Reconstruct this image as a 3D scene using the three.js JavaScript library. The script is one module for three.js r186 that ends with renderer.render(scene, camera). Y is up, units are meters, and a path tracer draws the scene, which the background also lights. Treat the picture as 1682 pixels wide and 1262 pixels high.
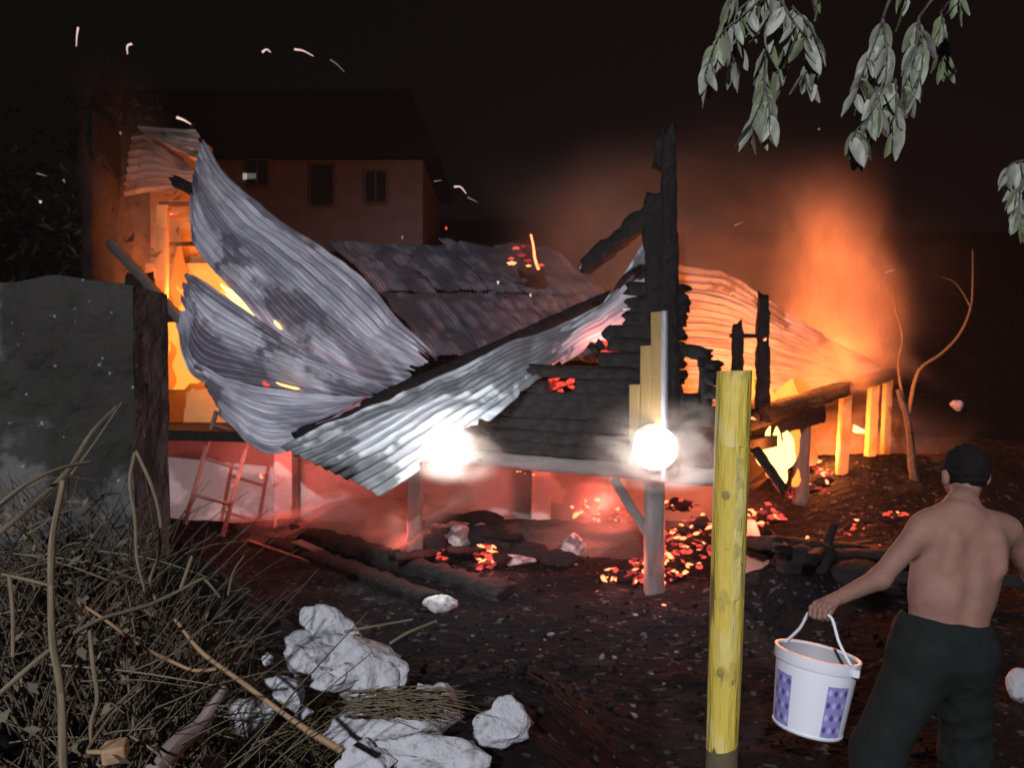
import * as THREE from 'three';
import { MarchingCubes } from 'three/addons/objects/MarchingCubes.js';
import { RoundedBoxGeometry } from 'three/addons/geometries/RoundedBoxGeometry.js';
import { mergeGeometries, mergeVertices } from 'three/addons/utils/BufferGeometryUtils.js';

const V = (x, y, z) => new THREE.Vector3(x, y, z);
const scene = new THREE.Scene();

// ---------- camera, sky, moon, haze, exposure ----------
const F = 1294, CX = 841, CY = 631, EYE = 2.15;          // focal length in photo pixels, picture centre, eye height in metres
const camera = new THREE.PerspectiveCamera(2 * Math.atan(CY / F) * 180 / Math.PI, 1682 / 1262, 0.05, 400);
camera.position.set(0, EYE, 0);
camera.lookAt(0, EYE, -10);
camera.focus = 1.4; camera.userData.fStop = 9;                // the phone's autofocus hunts in the dark: everything a little soft
scene.add(camera);

{ // night sky: nearly black, a trace lighter towards the horizon
  const w = 64, h = 32, d = new Float32Array(w * h * 4);
  for (let y = 0; y < h; y++) for (let x = 0; x < w; x++) {
    const k = y >= h / 2 ? 1 - (y - h / 2) / (h / 2) : 1;
    d.set([0.0016 + 0.0008 * k, 0.0015 + 0.0004 * k, 0.0018 + 0.0003 * k, 1], (y * w + x) * 4);
  }
  const t = new THREE.DataTexture(d, w, h, THREE.RGBAFormat, THREE.FloatType);
  t.mapping = THREE.EquirectangularReflectionMapping; t.magFilter = THREE.LinearFilter; t.needsUpdate = true;
  scene.background = t; scene.environment = t;
}
const moon = new THREE.DirectionalLight(new THREE.Color(0.8, 0.88, 1), 0.035);
moon.position.set(-14, 26, 20); moon.target.position.set(0, 1, -9);
Object.assign(moon.shadow.camera, { left: -30, right: 30, top: 30, bottom: -30, near: 1, far: 120 });
scene.add(moon, moon.target);

const renderer = new THREE.WebGLRenderer({ antialias: true });
renderer.toneMapping = THREE.LinearToneMapping;
renderer.toneMappingExposure = 1.0;
renderer.shadowMap.enabled = true;
scene.fog = new THREE.FogExp2(new THREE.Color(1, 0.94, 0.92), 0.0006);

// ---------- noise ----------
function rng(seed) { let s = (seed * 2654435761) >>> 0 || 1; return () => { s ^= s << 13; s >>>= 0; s ^= s >>> 17; s ^= s << 5; s >>>= 0; return s / 4294967296; }; }
const TAB = new Float32Array(4096); { const r = rng(77); for (let i = 0; i < 4096; i++) TAB[i] = r(); }
const PERM = new Uint16Array(8192); { const r = rng(5); const p = [...Array(4096).keys()]; for (let i = 4095; i > 0; i--) { const j = Math.floor(r() * (i + 1)); [p[i], p[j]] = [p[j], p[i]]; } for (let i = 0; i < 8192; i++) PERM[i] = p[i & 4095]; }
const h3 = (x, y, z) => TAB[PERM[(PERM[(PERM[x & 4095] + y) & 4095] + z) & 4095]];
const sm = (t) => t * t * (3 - 2 * t), mix = (a, b, t) => a + (b - a) * t, clamp = (x, a = 0, b = 1) => Math.min(b, Math.max(a, x));
const step = (a, b, x) => sm(clamp((x - a) / (b - a)));
function n3(x, y, z) {
  const ix = Math.floor(x), iy = Math.floor(y), iz = Math.floor(z), u = sm(x - ix), v = sm(y - iy), w = sm(z - iz);
  const c = (a, b, d) => h3(ix + a, iy + b, iz + d);
  return mix(mix(mix(c(0, 0, 0), c(1, 0, 0), u), mix(c(0, 1, 0), c(1, 1, 0), u), v), mix(mix(c(0, 0, 1), c(1, 0, 1), u), mix(c(0, 1, 1), c(1, 1, 1), u), v), w) * 2 - 1;
}
const fbm3 = (x, y, z, o = 4) => { let s = 0, a = 0.5; for (let i = 0; i < o; i++) { s += a * n3(x, y, z); x = x * 2 + 17; y = y * 2 + 5; z = z * 2 + 31; a *= 0.5; } return s; };
function pn(x, y, per, sd) {
  const ix = Math.floor(x), iy = Math.floor(y), u = sm(x - ix), v = sm(y - iy), m = (a) => ((a % per) + per) % per;
  const c = (a, b) => h3(m(ix + a), m(iy + b), sd);
  return mix(mix(c(0, 0), c(1, 0), u), mix(c(0, 1), c(1, 1), u), v);
}
const pf = (u, v, base, sd, o = 5, ax = 1) => { let s = 0, a = 0.5, t = 0; for (let i = 0; i < o; i++) { const p = base * (1 << i); s += a * pn(u * p, v * p * ax, p * Math.max(1, ax), sd + i); t += a; a *= 0.55; } return s / t; };
const pf2 = (u, v, bx, by, sd, o = 5) => { let s = 0, a = 0.5, t = 0; for (let i = 0; i < o; i++) { const k = 1 << i, m = (q, n) => ((q % n) + n) % n, x = u * bx * k, y = v * by * k, ix = Math.floor(x), iy = Math.floor(y), c = (p, q) => h3(m(ix + p, bx * k), m(iy + q, by * k), sd + i), f = sm(x - ix), g = sm(y - iy); s += a * mix(mix(c(0, 0), c(1, 0), f), mix(c(0, 1), c(1, 1), f), g); t += a; a *= 0.55; } return s / t; };
const toS = (c) => 255 * (c <= 0.0031308 ? 12.92 * c : 1.055 * Math.pow(c, 1 / 2.4) - 0.055);
function tex(px, metres, fn, color = true) {
  const d = new Uint8Array(px * px * 4);
  for (let y = 0; y < px; y++) for (let x = 0; x < px; x++) {
    const c = fn((x + 0.5) / px, (y + 0.5) / px), o = (y * px + x) * 4;
    for (let k = 0; k < 3; k++) d[o + k] = color ? toS(clamp(c[k])) : 255 * clamp(Array.isArray(c) ? c[k] : c);
    d[o + 3] = 255;
  }
  const t = new THREE.DataTexture(d, px, px);
  if (color) t.colorSpace = THREE.SRGBColorSpace;
  t.wrapS = t.wrapT = THREE.RepeatWrapping; t.magFilter = THREE.LinearFilter; t.minFilter = THREE.LinearMipmapLinearFilter; t.repeat.set(1 / metres, 1 / metres); t.needsUpdate = true;
  return t;
}
const lerp3 = (a, b, t) => [mix(a[0], b[0], t), mix(a[1], b[1], t), mix(a[2], b[2], t)];

// ---------- materials ----------
const std = (o) => new THREE.MeshStandardMaterial({ roughness: 0.85, metalness: 0, side: THREE.DoubleSide, ...o });
const dull = (o) => new THREE.MeshPhysicalMaterial({ roughness: 0.95, metalness: 0, specularIntensity: 0.2, side: THREE.DoubleSide, ...o });
const rgb = (r, g, b) => new THREE.Color(r, g, b);
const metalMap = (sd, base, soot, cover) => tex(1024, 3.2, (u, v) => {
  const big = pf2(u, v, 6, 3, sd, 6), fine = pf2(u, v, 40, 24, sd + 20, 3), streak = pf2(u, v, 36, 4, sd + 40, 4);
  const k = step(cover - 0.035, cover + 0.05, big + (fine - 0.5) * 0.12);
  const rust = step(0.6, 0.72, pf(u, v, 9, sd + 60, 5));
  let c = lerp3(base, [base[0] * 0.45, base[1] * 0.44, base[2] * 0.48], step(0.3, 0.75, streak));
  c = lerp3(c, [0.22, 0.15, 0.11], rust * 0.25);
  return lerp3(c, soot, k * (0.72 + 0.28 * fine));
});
const fineBump = tex(512, 0.6, (u, v) => pf(u, v, 16, 300, 5), false);
const charBump = tex(512, 0.5, (u, v) => { const a = Math.abs(pf(u, v, 6, 310, 4) - 0.5) * 4, b = Math.abs(pf(u, v, 12, 330, 3) - 0.5) * 3; return clamp(Math.min(a, b + 0.25)); }, false);
const charMap = tex(512, 0.9, (u, v) => { const n = pf(u, v, 14, 350, 4), ash = step(0.62, 0.74, pf(u, v, 8, 370, 5)); return lerp3(lerp3([0.010, 0.009, 0.0095], [0.03, 0.026, 0.025], n), [0.05, 0.047, 0.048], ash * 0.2); });
const M = {
  metal: std({ map: metalMap(100, [0.54, 0.535, 0.60], [0.12, 0.11, 0.14], 0.575), roughness: 0.52, metalness: 0.18, bumpMap: fineBump, bumpScale: 0.002 }),
  metalPale: std({ map: metalMap(140, [0.55, 0.58, 0.60], [0.085, 0.09, 0.095], 0.555), roughness: 0.5, metalness: 0.15, bumpMap: fineBump, bumpScale: 0.002 }),
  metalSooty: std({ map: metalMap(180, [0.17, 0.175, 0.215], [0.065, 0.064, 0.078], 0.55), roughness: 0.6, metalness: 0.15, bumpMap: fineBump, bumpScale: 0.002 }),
  tin: std({ color: rgb(0.42, 0.27, 0.19), roughness: 0.8, bumpMap: fineBump, bumpScale: 0.004 }),
  metalRed: std({ map: metalMap(220, [0.42, 0.36, 0.33], [0.12, 0.09, 0.075], 0.63), roughness: 0.6, metalness: 0.1, bumpMap: fineBump, bumpScale: 0.002 }),
  char: dull({ map: charMap, bumpMap: charBump, bumpScale: 0.012 }),
  ash: std({ map: tex(256, 0.6, (u, v) => lerp3([0.12, 0.11, 0.11], [0.5, 0.48, 0.47], step(0.35, 0.65, pf(u, v, 8, 400, 4)))), roughness: 1, bumpMap: fineBump, bumpScale: 0.01 }),
  wood: std({ map: tex(512, 1.2, (u, v) => lerp3([0.40, 0.26, 0.09], [0.58, 0.41, 0.17], pf(u * 1, v, 6, 410, 5, 1) * 0.5 + pf(u * 0.25, v, 32, 420, 3) * 0.5)), roughness: 0.7, bumpMap: fineBump, bumpScale: 0.004 }),
  ochre: std({ map: tex(256, 0.8, (u, v) => lerp3([0.20, 0.12, 0.035], [0.34, 0.22, 0.08], pf2(u, v, 24, 3, 1410, 4))), roughness: 0.75, bumpMap: fineBump, bumpScale: 0.004 }),
  greyWood: std({ map: tex(512, 1.2, (u, v) => lerp3([0.06, 0.05, 0.047], [0.17, 0.15, 0.14], pf(u, v * 0.25, 28, 430, 4) * 0.6 + pf(u, v, 5, 440, 4) * 0.4)), roughness: 0.9, bumpMap: fineBump, bumpScale: 0.006 }),
  steel: std({ map: tex(256, 0.5, (u, v) => lerp3([0.30, 0.29, 0.32], [0.46, 0.44, 0.48], pf(u, v, 10, 450, 4))), roughness: 0.45, metalness: 0.3 }),
  plaster: std({ map: tex(1024, 3, (u, v) => { const a = pf(u, v, 5, 460, 6), b = step(0.55, 0.66, pf(u, v, 3, 480, 6)); return lerp3(lerp3([0.46, 0.42, 0.40], [0.64, 0.60, 0.57], a), [0.22, 0.18, 0.17], b * 0.7); }), roughness: 0.95, bumpMap: fineBump, bumpScale: 0.01 }),
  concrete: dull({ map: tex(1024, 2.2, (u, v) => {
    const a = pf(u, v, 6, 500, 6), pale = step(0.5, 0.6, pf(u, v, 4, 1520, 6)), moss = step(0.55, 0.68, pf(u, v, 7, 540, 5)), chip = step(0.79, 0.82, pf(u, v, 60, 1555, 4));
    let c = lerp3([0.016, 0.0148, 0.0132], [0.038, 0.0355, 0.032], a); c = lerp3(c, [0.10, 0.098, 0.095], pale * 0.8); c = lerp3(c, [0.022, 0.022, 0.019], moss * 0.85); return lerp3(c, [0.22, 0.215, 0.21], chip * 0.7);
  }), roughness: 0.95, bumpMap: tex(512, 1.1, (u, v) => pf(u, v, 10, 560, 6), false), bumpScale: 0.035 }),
  ground: dull({ specularIntensity: 0.06, map: tex(1024, 3.4, (u, v) => {
    const a = pf(u, v, 7, 600, 6), ash = step(0.6, 0.7, pf(u, v, 5, 620, 6)), speck = step(0.74, 0.78, pf(u, v, 60, 640, 2));
    let c = lerp3([0.004, 0.0039, 0.0045], [0.010, 0.0095, 0.0108], a); c = lerp3(c, [0.022, 0.0215, 0.0225], ash * 0.6); return lerp3(c, [0.12, 0.115, 0.115], speck * 0.4);
  }), roughness: 0.95, bumpMap: tex(512, 1.3, (u, v) => pf(u, v, 14, 660, 5), false), bumpScale: 0.05 }),
  rubble: std({ map: tex(512, 0.9, (u, v) => { const a = pf(u, v, 6, 700, 6), d = step(0.58, 0.68, pf(u, v, 5, 720, 5)), g = step(0.66, 0.72, pf(u, v, 24, 730, 4)); return lerp3(lerp3(lerp3([0.27, 0.268, 0.285], [0.46, 0.46, 0.485], a), [0.12, 0.112, 0.108], d * 0.8), [0.12, 0.11, 0.1], g * 0.5); }), roughness: 0.95, bumpMap: tex(512, 0.5, (u, v) => pf(u, v, 8, 735, 6), false), bumpScale: 0.03 }),
  straw: dull({ map: tex(256, 0.3, (u, v) => lerp3([0.075, 0.058, 0.038], [0.20, 0.158, 0.105], pf(u, v * 0.3, 12, 740, 4))), roughness: 0.9 }),
  strawWarm: dull({ map: tex(256, 0.3, (u, v) => lerp3([0.17, 0.10, 0.055], [0.33, 0.215, 0.125], pf(u, v * 0.3, 12, 750, 4))), roughness: 0.9 }),
  strawDark: dull({ color: rgb(0.105, 0.086, 0.058), roughness: 0.95 }),
  grass: dull({ color: rgb(0.12, 0.095, 0.045), roughness: 0.95 }),
  leaf: std({ map: tex(256, 0.12, (u, v) => lerp3([0.125, 0.132, 0.098], [0.205, 0.21, 0.17], pf(u, v, 6, 760, 4))), roughness: 0.55 }),
  leafB: std({ map: tex(256, 0.12, (u, v) => lerp3([0.085, 0.11, 0.055], [0.15, 0.165, 0.09], pf(u, v, 6, 770, 4))), roughness: 0.55 }),
  bark: std({ map: tex(256, 0.5, (u, v) => lerp3([0.035, 0.03, 0.026], [0.09, 0.08, 0.07], pf(u, v * 0.4, 10, 780, 4))), roughness: 0.95, bumpMap: charBump, bumpScale: 0.015 }),
  yellow: std({ map: tex(1024, 1.0, (u, v) => {
    const a = pf(u, v * 0.125, 32, 800, 4), worn = step(0.57, 0.68, pf(u, v * 0.5, 6, 820, 5)), dirt = step(0.64, 0.72, pf(u, v, 12, 840, 5));
    let c = lerp3([0.45, 0.325, 0.045], [0.57, 0.435, 0.08], a); c = lerp3(c, [0.56, 0.48, 0.18], worn * 0.7); c = lerp3(c, [0.27, 0.22, 0.06], dirt * 0.5); return lerp3(c, [0.10, 0.08, 0.02], step(0.66, 0.70, pf2(u, v, 24, 2, 890, 3)) * 0.8);
  }), roughness: 0.5, bumpMap: tex(512, 0.5, (u, v) => pf(u, v * 0.125, 32, 850, 4), false), bumpScale: 0.009 }),
  poleBase: std({ color: rgb(0.085, 0.065, 0.03), roughness: 0.9, bumpMap: fineBump, bumpScale: 0.006 }),
  knot: std({ color: rgb(0.22, 0.17, 0.035), roughness: 0.7 }),
  skin: dull({ map: tex(512, 0.5, (u, v) => { const a = pf(u, v, 6, 870, 5), s = step(0.58, 0.72, pf(u, v, 4, 880, 6)), f = step(0.7, 0.76, pf(u, v, 30, 885, 3)); return lerp3(lerp3(lerp3([0.19, 0.098, 0.074], [0.28, 0.148, 0.112], a), [0.17, 0.10, 0.08], s * 0.3), [0.2, 0.11, 0.085], f * 0.25); }), roughness: 0.7, specularIntensity: 0.5, bumpMap: fineBump, bumpScale: 0.003 }),
  trousers: dull({ map: tex(256, 0.5, (u, v) => lerp3([0.009, 0.0115, 0.010], [0.017, 0.020, 0.018], pf(u, v, 12, 860, 5))), roughness: 0.95, bumpMap: fineBump, bumpScale: 0.006 }),
  hair: dull({ color: rgb(0.009, 0.0075, 0.007), bumpMap: charBump, bumpScale: 0.006 }),
  bucketWhite: std({ color: rgb(0.62, 0.63, 0.68), roughness: 0.42 }),
  bucketInside: std({ color: rgb(0.30, 0.29, 0.30), roughness: 0.6 }),
  white: std({ color: rgb(0.6, 0.58, 0.6), roughness: 0.7 }),
  lampBody: std({ color: rgb(0.05, 0.05, 0.055), roughness: 0.5, metalness: 0.5 }),
  lampGlow: std({ color: rgb(0.8, 0.8, 0.8), emissive: rgb(1, 0.98, 0.97), emissiveIntensity: 7 }),
  fWhite: std({ color: rgb(0.1, 0.05, 0.02), emissive: rgb(3.4, 1.9, 0.6) }),
  fYellow: std({ color: rgb(0.1, 0.05, 0.02), emissive: rgb(1.5, 0.45, 0.06) }),
  fOrange: std({ color: rgb(0.1, 0.04, 0.01), emissive: rgb(0.8, 0.16, 0.018) }),
  eHot: std({ color: rgb(0.1, 0.04, 0.03), emissive: rgb(3.2, 0.85, 0.3) }),
  eMid: std({ color: rgb(0.05, 0.02, 0.02), emissive: rgb(1.15, 0.085, 0.05) }),
  eDim: std({ color: rgb(0.03, 0.015, 0.014), emissive: rgb(0.30, 0.012, 0.012) }),
  spark: std({ color: rgb(0.3, 0.2, 0.2), emissive: rgb(0.85, 0.62, 0.58) }),
  sparkDim: std({ color: rgb(0.2, 0.2, 0.2), emissive: rgb(0.18, 0.13, 0.12) }),
  window: std({ color: rgb(0.05, 0.05, 0.05), emissive: rgb(0.34, 0.32, 0.27) }),
  darkGlass: std({ color: rgb(0.02, 0.018, 0.02), roughness: 0.2 }),
  farWall: std({ map: tex(256, 2, (u, v) => lerp3([0.15, 0.125, 0.135], [0.22, 0.19, 0.20], pf(u, v, 5, 900, 5))), roughness: 0.95 }),
  tile: dull({ color: rgb(0.011, 0.0105, 0.0115), roughness: 0.9 }),
  shrub: dull({ color: rgb(0.04, 0.045, 0.028), roughness: 0.9 }),
};

// ---------- object bookkeeping ----------
const used = {};
const numbered = (n) => { const k = used[n] = (used[n] ?? -1) + 1; return k ? `${n}_${String(k).padStart(3, '0')}` : n; };
function tag(o, label, category, group, kind) { if (label) o.userData.label = label; if (category) o.userData.category = category; if (group) o.userData.group = group; if (kind) o.userData.kind = kind; return o; }
function part(name, geo, mat, parent) { const m = new THREE.Mesh(geo, mat); m.name = parent ? name : numbered(name); m.castShadow = m.receiveShadow = true; (parent ?? scene).add(m); return m; }
function thing(name, label, category, group) { const g = new THREE.Group(); g.name = numbered(name); tag(g, label, category, group); scene.add(g); return g; }
// parts are written in world metres; settle() moves the group to the thing's base and its children back by as much
function settle(g, base) { for (const c of g.children) c.position.sub(base); g.position.copy(base); return g; }
function single(name, geo, mat, label, category, group, kind) {
  geo.computeBoundingBox(); const b = geo.boundingBox, base = V((b.min.x + b.max.x) / 2, b.min.y, (b.min.z + b.max.z) / 2);
  geo.translate(-base.x, -base.y, -base.z);
  const m = part(name, geo, mat); m.position.copy(base); return tag(m, label, category, group, kind);
}
const P = (px, py, d) => V((px - CX) / F * d, EYE - (py - CY) / F * d, -d);    // the point d metres away on the line of sight through a photo pixel

// ---------- shapes ----------
function boxUV(geo) { // uv in metres from the dominant axis of each face
  const g = geo.index ? geo.toNonIndexed() : geo, p = g.attributes.position, uv = new Float32Array(p.count * 2), a = V(), b = V(), c = V();
  for (let i = 0; i < p.count; i += 3) {
    a.fromBufferAttribute(p, i); b.fromBufferAttribute(p, i + 1); c.fromBufferAttribute(p, i + 2);
    const n = b.clone().sub(a).cross(c.clone().sub(a)), ax = Math.abs(n.x), ay = Math.abs(n.y), az = Math.abs(n.z);
    [a, b, c].forEach((q, k) => { const s = ax >= ay && ax >= az ? [q.z, q.y] : ay >= az ? [q.x, q.z] : [q.x, q.y]; uv[(i + k) * 2] = s[0]; uv[(i + k) * 2 + 1] = s[1]; });
  }
  g.setAttribute('uv', new THREE.BufferAttribute(uv, 2)); return g;
}
function tube(pts, r0, r1 = r0, sides = 6, seg = 0, rough = 0, seed = 1) {
  const curve = new THREE.CatmullRomCurve3(pts), n = seg || Math.max(3, pts.length * 4), pos = [], uv = [], idx = [], L = curve.getLength();
  let nrm = V(0, 0, 1); const t0 = curve.getTangentAt(0); if (Math.abs(t0.z) > 0.9) nrm = V(1, 0, 0);
  for (let i = 0; i <= n; i++) {
    const t = i / n, c = curve.getPointAt(t), tg = curve.getTangentAt(t); nrm = nrm.sub(tg.clone().multiplyScalar(nrm.dot(tg))).normalize(); const bn = tg.clone().cross(nrm);
    for (let k = 0; k <= sides; k++) {
      const a = k / sides * Math.PI * 2; let r = mix(r0, r1, t); if (rough) r *= 1 + rough * n3(c.x * 9 + seed * 3 + Math.cos(a), c.y * 9 + Math.sin(a), c.z * 9);
      const q = c.clone().addScaledVector(nrm, Math.cos(a) * r).addScaledVector(bn, Math.sin(a) * r); pos.push(q.x, q.y, q.z); uv.push(k / sides * r0 * 6.28, t * L);
    }
  }
  const w = sides + 1;
  for (let i = 0; i < n; i++) for (let k = 0; k < sides; k++) { const a = i * w + k; idx.push(a, a + 1, a + w, a + 1, a + w + 1, a + w); }
  for (const [ring, fl] of [[0, 1], [n, 0]]) { const c = curve.getPointAt(ring / n), o = pos.length / 3; pos.push(c.x, c.y, c.z); uv.push(0, 0); for (let k = 0; k < sides; k++) { const a = ring * w + k; fl ? idx.push(o, a + 1, a) : idx.push(o, a, a + 1); } }
  const g = new THREE.BufferGeometry(); g.setAttribute('position', new THREE.Float32BufferAttribute(pos, 3)); g.setAttribute('uv', new THREE.Float32BufferAttribute(uv, 2)); g.setIndex(idx); g.computeVertexNormals(); return g;
}
// a squared or round timber from a to b, its faces eaten by char when rough > 0
function timber(a, b, w, h, { seed = 1, rough = 0.12, round = 5, w1 = w, h1 = h, seg = 0, up = null, freq = 9 } = {}) {
  const dir = b.clone().sub(a), L = dir.length(); dir.normalize();
  const ref = up ?? (Math.abs(dir.y) > 0.8 ? V(0, 0, 1) : V(0, 1, 0)), sx = dir.clone().cross(ref).normalize(), sy = sx.clone().cross(dir).normalize();
  const n = seg || clamp(Math.ceil(L / 0.06), 4, 70), S = 14, pos = [], uv = [], idx = [], W = S + 1;
  for (let i = 0; i <= n; i++) {
    const t = i / n;
    for (let k = 0; k <= S; k++) {
      const th = k / S * Math.PI * 2, c = Math.cos(th), s = Math.sin(th), q = Math.pow(Math.pow(Math.abs(c), round) + Math.pow(Math.abs(s), round), -1 / round);
      let r = 1 + rough * (1.3 * n3(t * L * freq + seed * 13, c * 1.4, s * 1.4 + seed) + 0.7 * n3(t * L * freq * 2.4 + seed * 3, c * 3, s * 3));
      const end = rough > 0.05 ? (t < 0.5 ? -1 : 1) * Math.max(0, 1 - Math.min(t, 1 - t) * n / 1.5) * 0.5 * w * n3(c * 2 + seed, s * 2, seed * 1.7) : 0;
      const ww = mix(w, w1, t) / 2, hh = mix(h, h1, t) / 2, p = a.clone().addScaledVector(dir, t * L + end).addScaledVector(sx, c * q * ww * r).addScaledVector(sy, s * q * hh * r);
      pos.push(p.x, p.y, p.z); uv.push(k / S * (w + h) * 2, t * L);
    }
  }
  for (let i = 0; i < n; i++) for (let k = 0; k < S; k++) { const o = i * W + k; idx.push(o, o + W, o + 1, o + 1, o + W, o + W + 1); }
  for (const [ring, fl] of [[0, 0], [n, 1]]) { const c = a.clone().addScaledVector(dir, ring / n * L), o = pos.length / 3; pos.push(c.x, c.y, c.z); uv.push(0, 0); for (let k = 0; k < S; k++) { const q = ring * W + k; fl ? idx.push(o, q + 1, q) : idx.push(o, q, q + 1); } }
  const g = new THREE.BufferGeometry(); g.setAttribute('position', new THREE.Float32BufferAttribute(pos, 3)); g.setAttribute('uv', new THREE.Float32BufferAttribute(uv, 2)); g.setIndex(idx);
  if (round > 3 && rough < 0.05) { const f = g.toNonIndexed(); f.computeVertexNormals(); return f; }
  g.computeVertexNormals(); return g;
}
function chunk(sx, sy, sz, seed, { detail = 3, rough = 0.25, facets = 0.5, flat = false } = {}) {
  let g = new THREE.IcosahedronGeometry(1, detail); g.deleteAttribute('uv'); g.deleteAttribute('normal'); g = mergeVertices(g, 1e-4);
  const p = g.attributes.position, v = V(), r = rng(seed * 31 + 7), cuts = [];
  for (let i = 0; i < 9; i++) cuts.push([V(r() * 2 - 1, r() * 2 - 1, r() * 2 - 1).normalize(), 0.55 + r() * 0.3]);
  for (let i = 0; i < p.count; i++) {
    v.fromBufferAttribute(p, i).normalize(); const d0 = v.clone();
    for (const [n, d] of cuts) { const k = v.dot(n); if (k > d) v.addScaledVector(n, (d - k) * facets * 1.6); }
    v.addScaledVector(d0, rough * fbm3(d0.x * 2.2 + seed, d0.y * 2.2, d0.z * 2.2 + seed * 2, 4));
    p.setXYZ(i, v.x * sx, v.y * sy, v.z * sz);
  }
  if (flat) g = g.toNonIndexed(); g.computeVertexNormals(); return boxUV(g);
}
const box = (w, h, d, r = 0.01) => boxUV(new RoundedBoxGeometry(w, h, d, 2, Math.min(r, w / 3, h / 3, d / 3)));
// one corrugated sheet between two edge curves: the corrugations run along the curves and are counted across
function sheet(top, bot, nC, { seed = 1, amp = 0.3, crumple = 0.05, bulge = 0, rag = 0, ragSide = 0, seg = 56, thick = 0.006, f = 1.4, per = 8, vFrom = 0, vTo = 1 } = {}) {
  const A = new THREE.CatmullRomCurve3(top), B = new THREE.CatmullRomCurve3(bot), nu = nC * per, grid = [], LA = A.getLength();
  const raw = (u, v) => { const c = clamp(v); return A.getPoint(c).lerp(B.getPoint(c), u); };
  for (let i = 0; i <= nu; i++) {
    const u = i / nu, r0 = rag * Math.max(0, n3(u * 11 + seed, seed, 2) + 0.45 * n3(u * 37, seed, 5) + 0.1), r1 = rag * Math.max(0, n3(u * 9 + seed, seed, 9) + 0.45 * n3(u * 41, seed, 4) + 0.1);
    for (let j = 0; j <= seg; j++) {
      const v = mix(vFrom + r0, vTo - r1, j / seg); let uu = u;
      if (ragSide) { const s = ragSide * Math.max(0, n3(v * 13 + seed, 4, seed) + 0.5 * n3(v * 43, 8, seed)); uu = Math.min(u, 1 - s); }
      const p = raw(uu, v), du = raw(Math.min(1, uu + 0.02), v).sub(raw(Math.max(0, uu - 0.02), v)), dv = raw(uu, Math.min(1, v + 0.02)).sub(raw(uu, Math.max(0, v - 0.02)));
      const W = A.getPoint(clamp(v)).distanceTo(B.getPoint(clamp(v))), n = dv.cross(du).normalize(); if (n.z < 0) n.negate();
      const pitch = W / nC, wob = 0.25 * n3(v * 3 + seed, u * 2, 1);
      const off = Math.min(amp * pitch, 0.07) * Math.sin((uu * nC + wob) * Math.PI * 2) + bulge * Math.sin(Math.PI * uu) + crumple * (fbm3(p.x * f + seed * 7, p.y * f, p.z * f, 4) * 1.4 + 1.2 * Math.abs(n3(p.x * f * 1.7 + seed, p.y * f * 1.7, p.z * f * 1.7)) + 0.5 * Math.abs(n3(p.x * f * 4.3 + seed, p.y * f * 4.3, p.z * f * 4.3)));
      grid.push([p.addScaledVector(n, off), n, uu * W, v * LA]);
    }
  }
  const pos = [], uv = [], idx = [], w = seg + 1, N = grid.length;
  for (const s of [0, 1]) for (const [p, n, a, b] of grid) { const q = s ? p.clone().addScaledVector(n, -thick) : p; pos.push(q.x, q.y, q.z); uv.push(a + seed * 0.37, b); }
  for (let i = 0; i < nu; i++) for (let j = 0; j < seg; j++) { const o = i * w + j; idx.push(o, o + 1, o + w, o + 1, o + w + 1, o + w); idx.push(N + o, N + o + w, N + o + 1, N + o + 1, N + o + w, N + o + w + 1); }
  const rim = (a, b) => idx.push(a, b, N + a, b, N + b, N + a);
  for (let i = 0; i < nu; i++) { rim(i * w, (i + 1) * w); rim(i * w + seg, (i + 1) * w + seg); }
  for (let j = 0; j < seg; j++) { rim(j, j + 1); rim(nu * w + j, nu * w + j + 1); }
  const g = new THREE.BufferGeometry(); g.setAttribute('position', new THREE.Float32BufferAttribute(pos, 3)); g.setAttribute('uv', new THREE.Float32BufferAttribute(uv, 2)); g.setIndex(idx); g.computeVertexNormals(); return g;
}
function flameGeo(base, tip, w, seed, d = 0.6) {
  const n = 18, S = 12, pos = [], idx = [], W = S + 1, ax = tip.clone().sub(base), side = V(1, 0, 0), back = V(0, 0, 1);
  for (let i = 0; i <= n; i++) {
    const t = i / n, r = w * Math.pow(Math.sin(Math.PI * Math.pow(t * 0.96 + 0.02, 0.6)), 0.8) * (1 - 0.35 * t), c = base.clone().addScaledVector(ax, t);
    c.x += w * 0.9 * t * n3(t * 3 + seed * 5, seed, 0); c.z += w * 0.6 * t * n3(t * 3, seed * 5, 3);
    for (let k = 0; k <= S; k++) { const a = k % S / S * Math.PI * 2, q = r * (1 + 0.3 * n3(Math.cos(a) * 1.3 + seed * 3, t * 5, Math.sin(a) * 1.3)); pos.push(c.x + Math.cos(a) * q, c.y, c.z + Math.sin(a) * q * d); }
  }
  for (let i = 0; i < n; i++) for (let k = 0; k < S; k++) { const o = i * W + k; idx.push(o, o + W, o + 1, o + 1, o + W, o + W + 1); }
  const g = new THREE.BufferGeometry(); g.setAttribute('position', new THREE.Float32BufferAttribute(pos, 3)); g.setIndex(idx); g.computeVertexNormals(); return g;
}
function lamp(o, pos, color, intensity, soft = 5) { const l = new THREE.PointLight(color, intensity); l.position.copy(pos); l.shadow.radius = soft; l.castShadow = true; o.add(l); return l; }
const FIRE = rgb(1, 0.23, 0.045), RED = rgb(1, 0.17, 0.13), WHITE = rgb(0.95, 0.98, 1);

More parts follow.
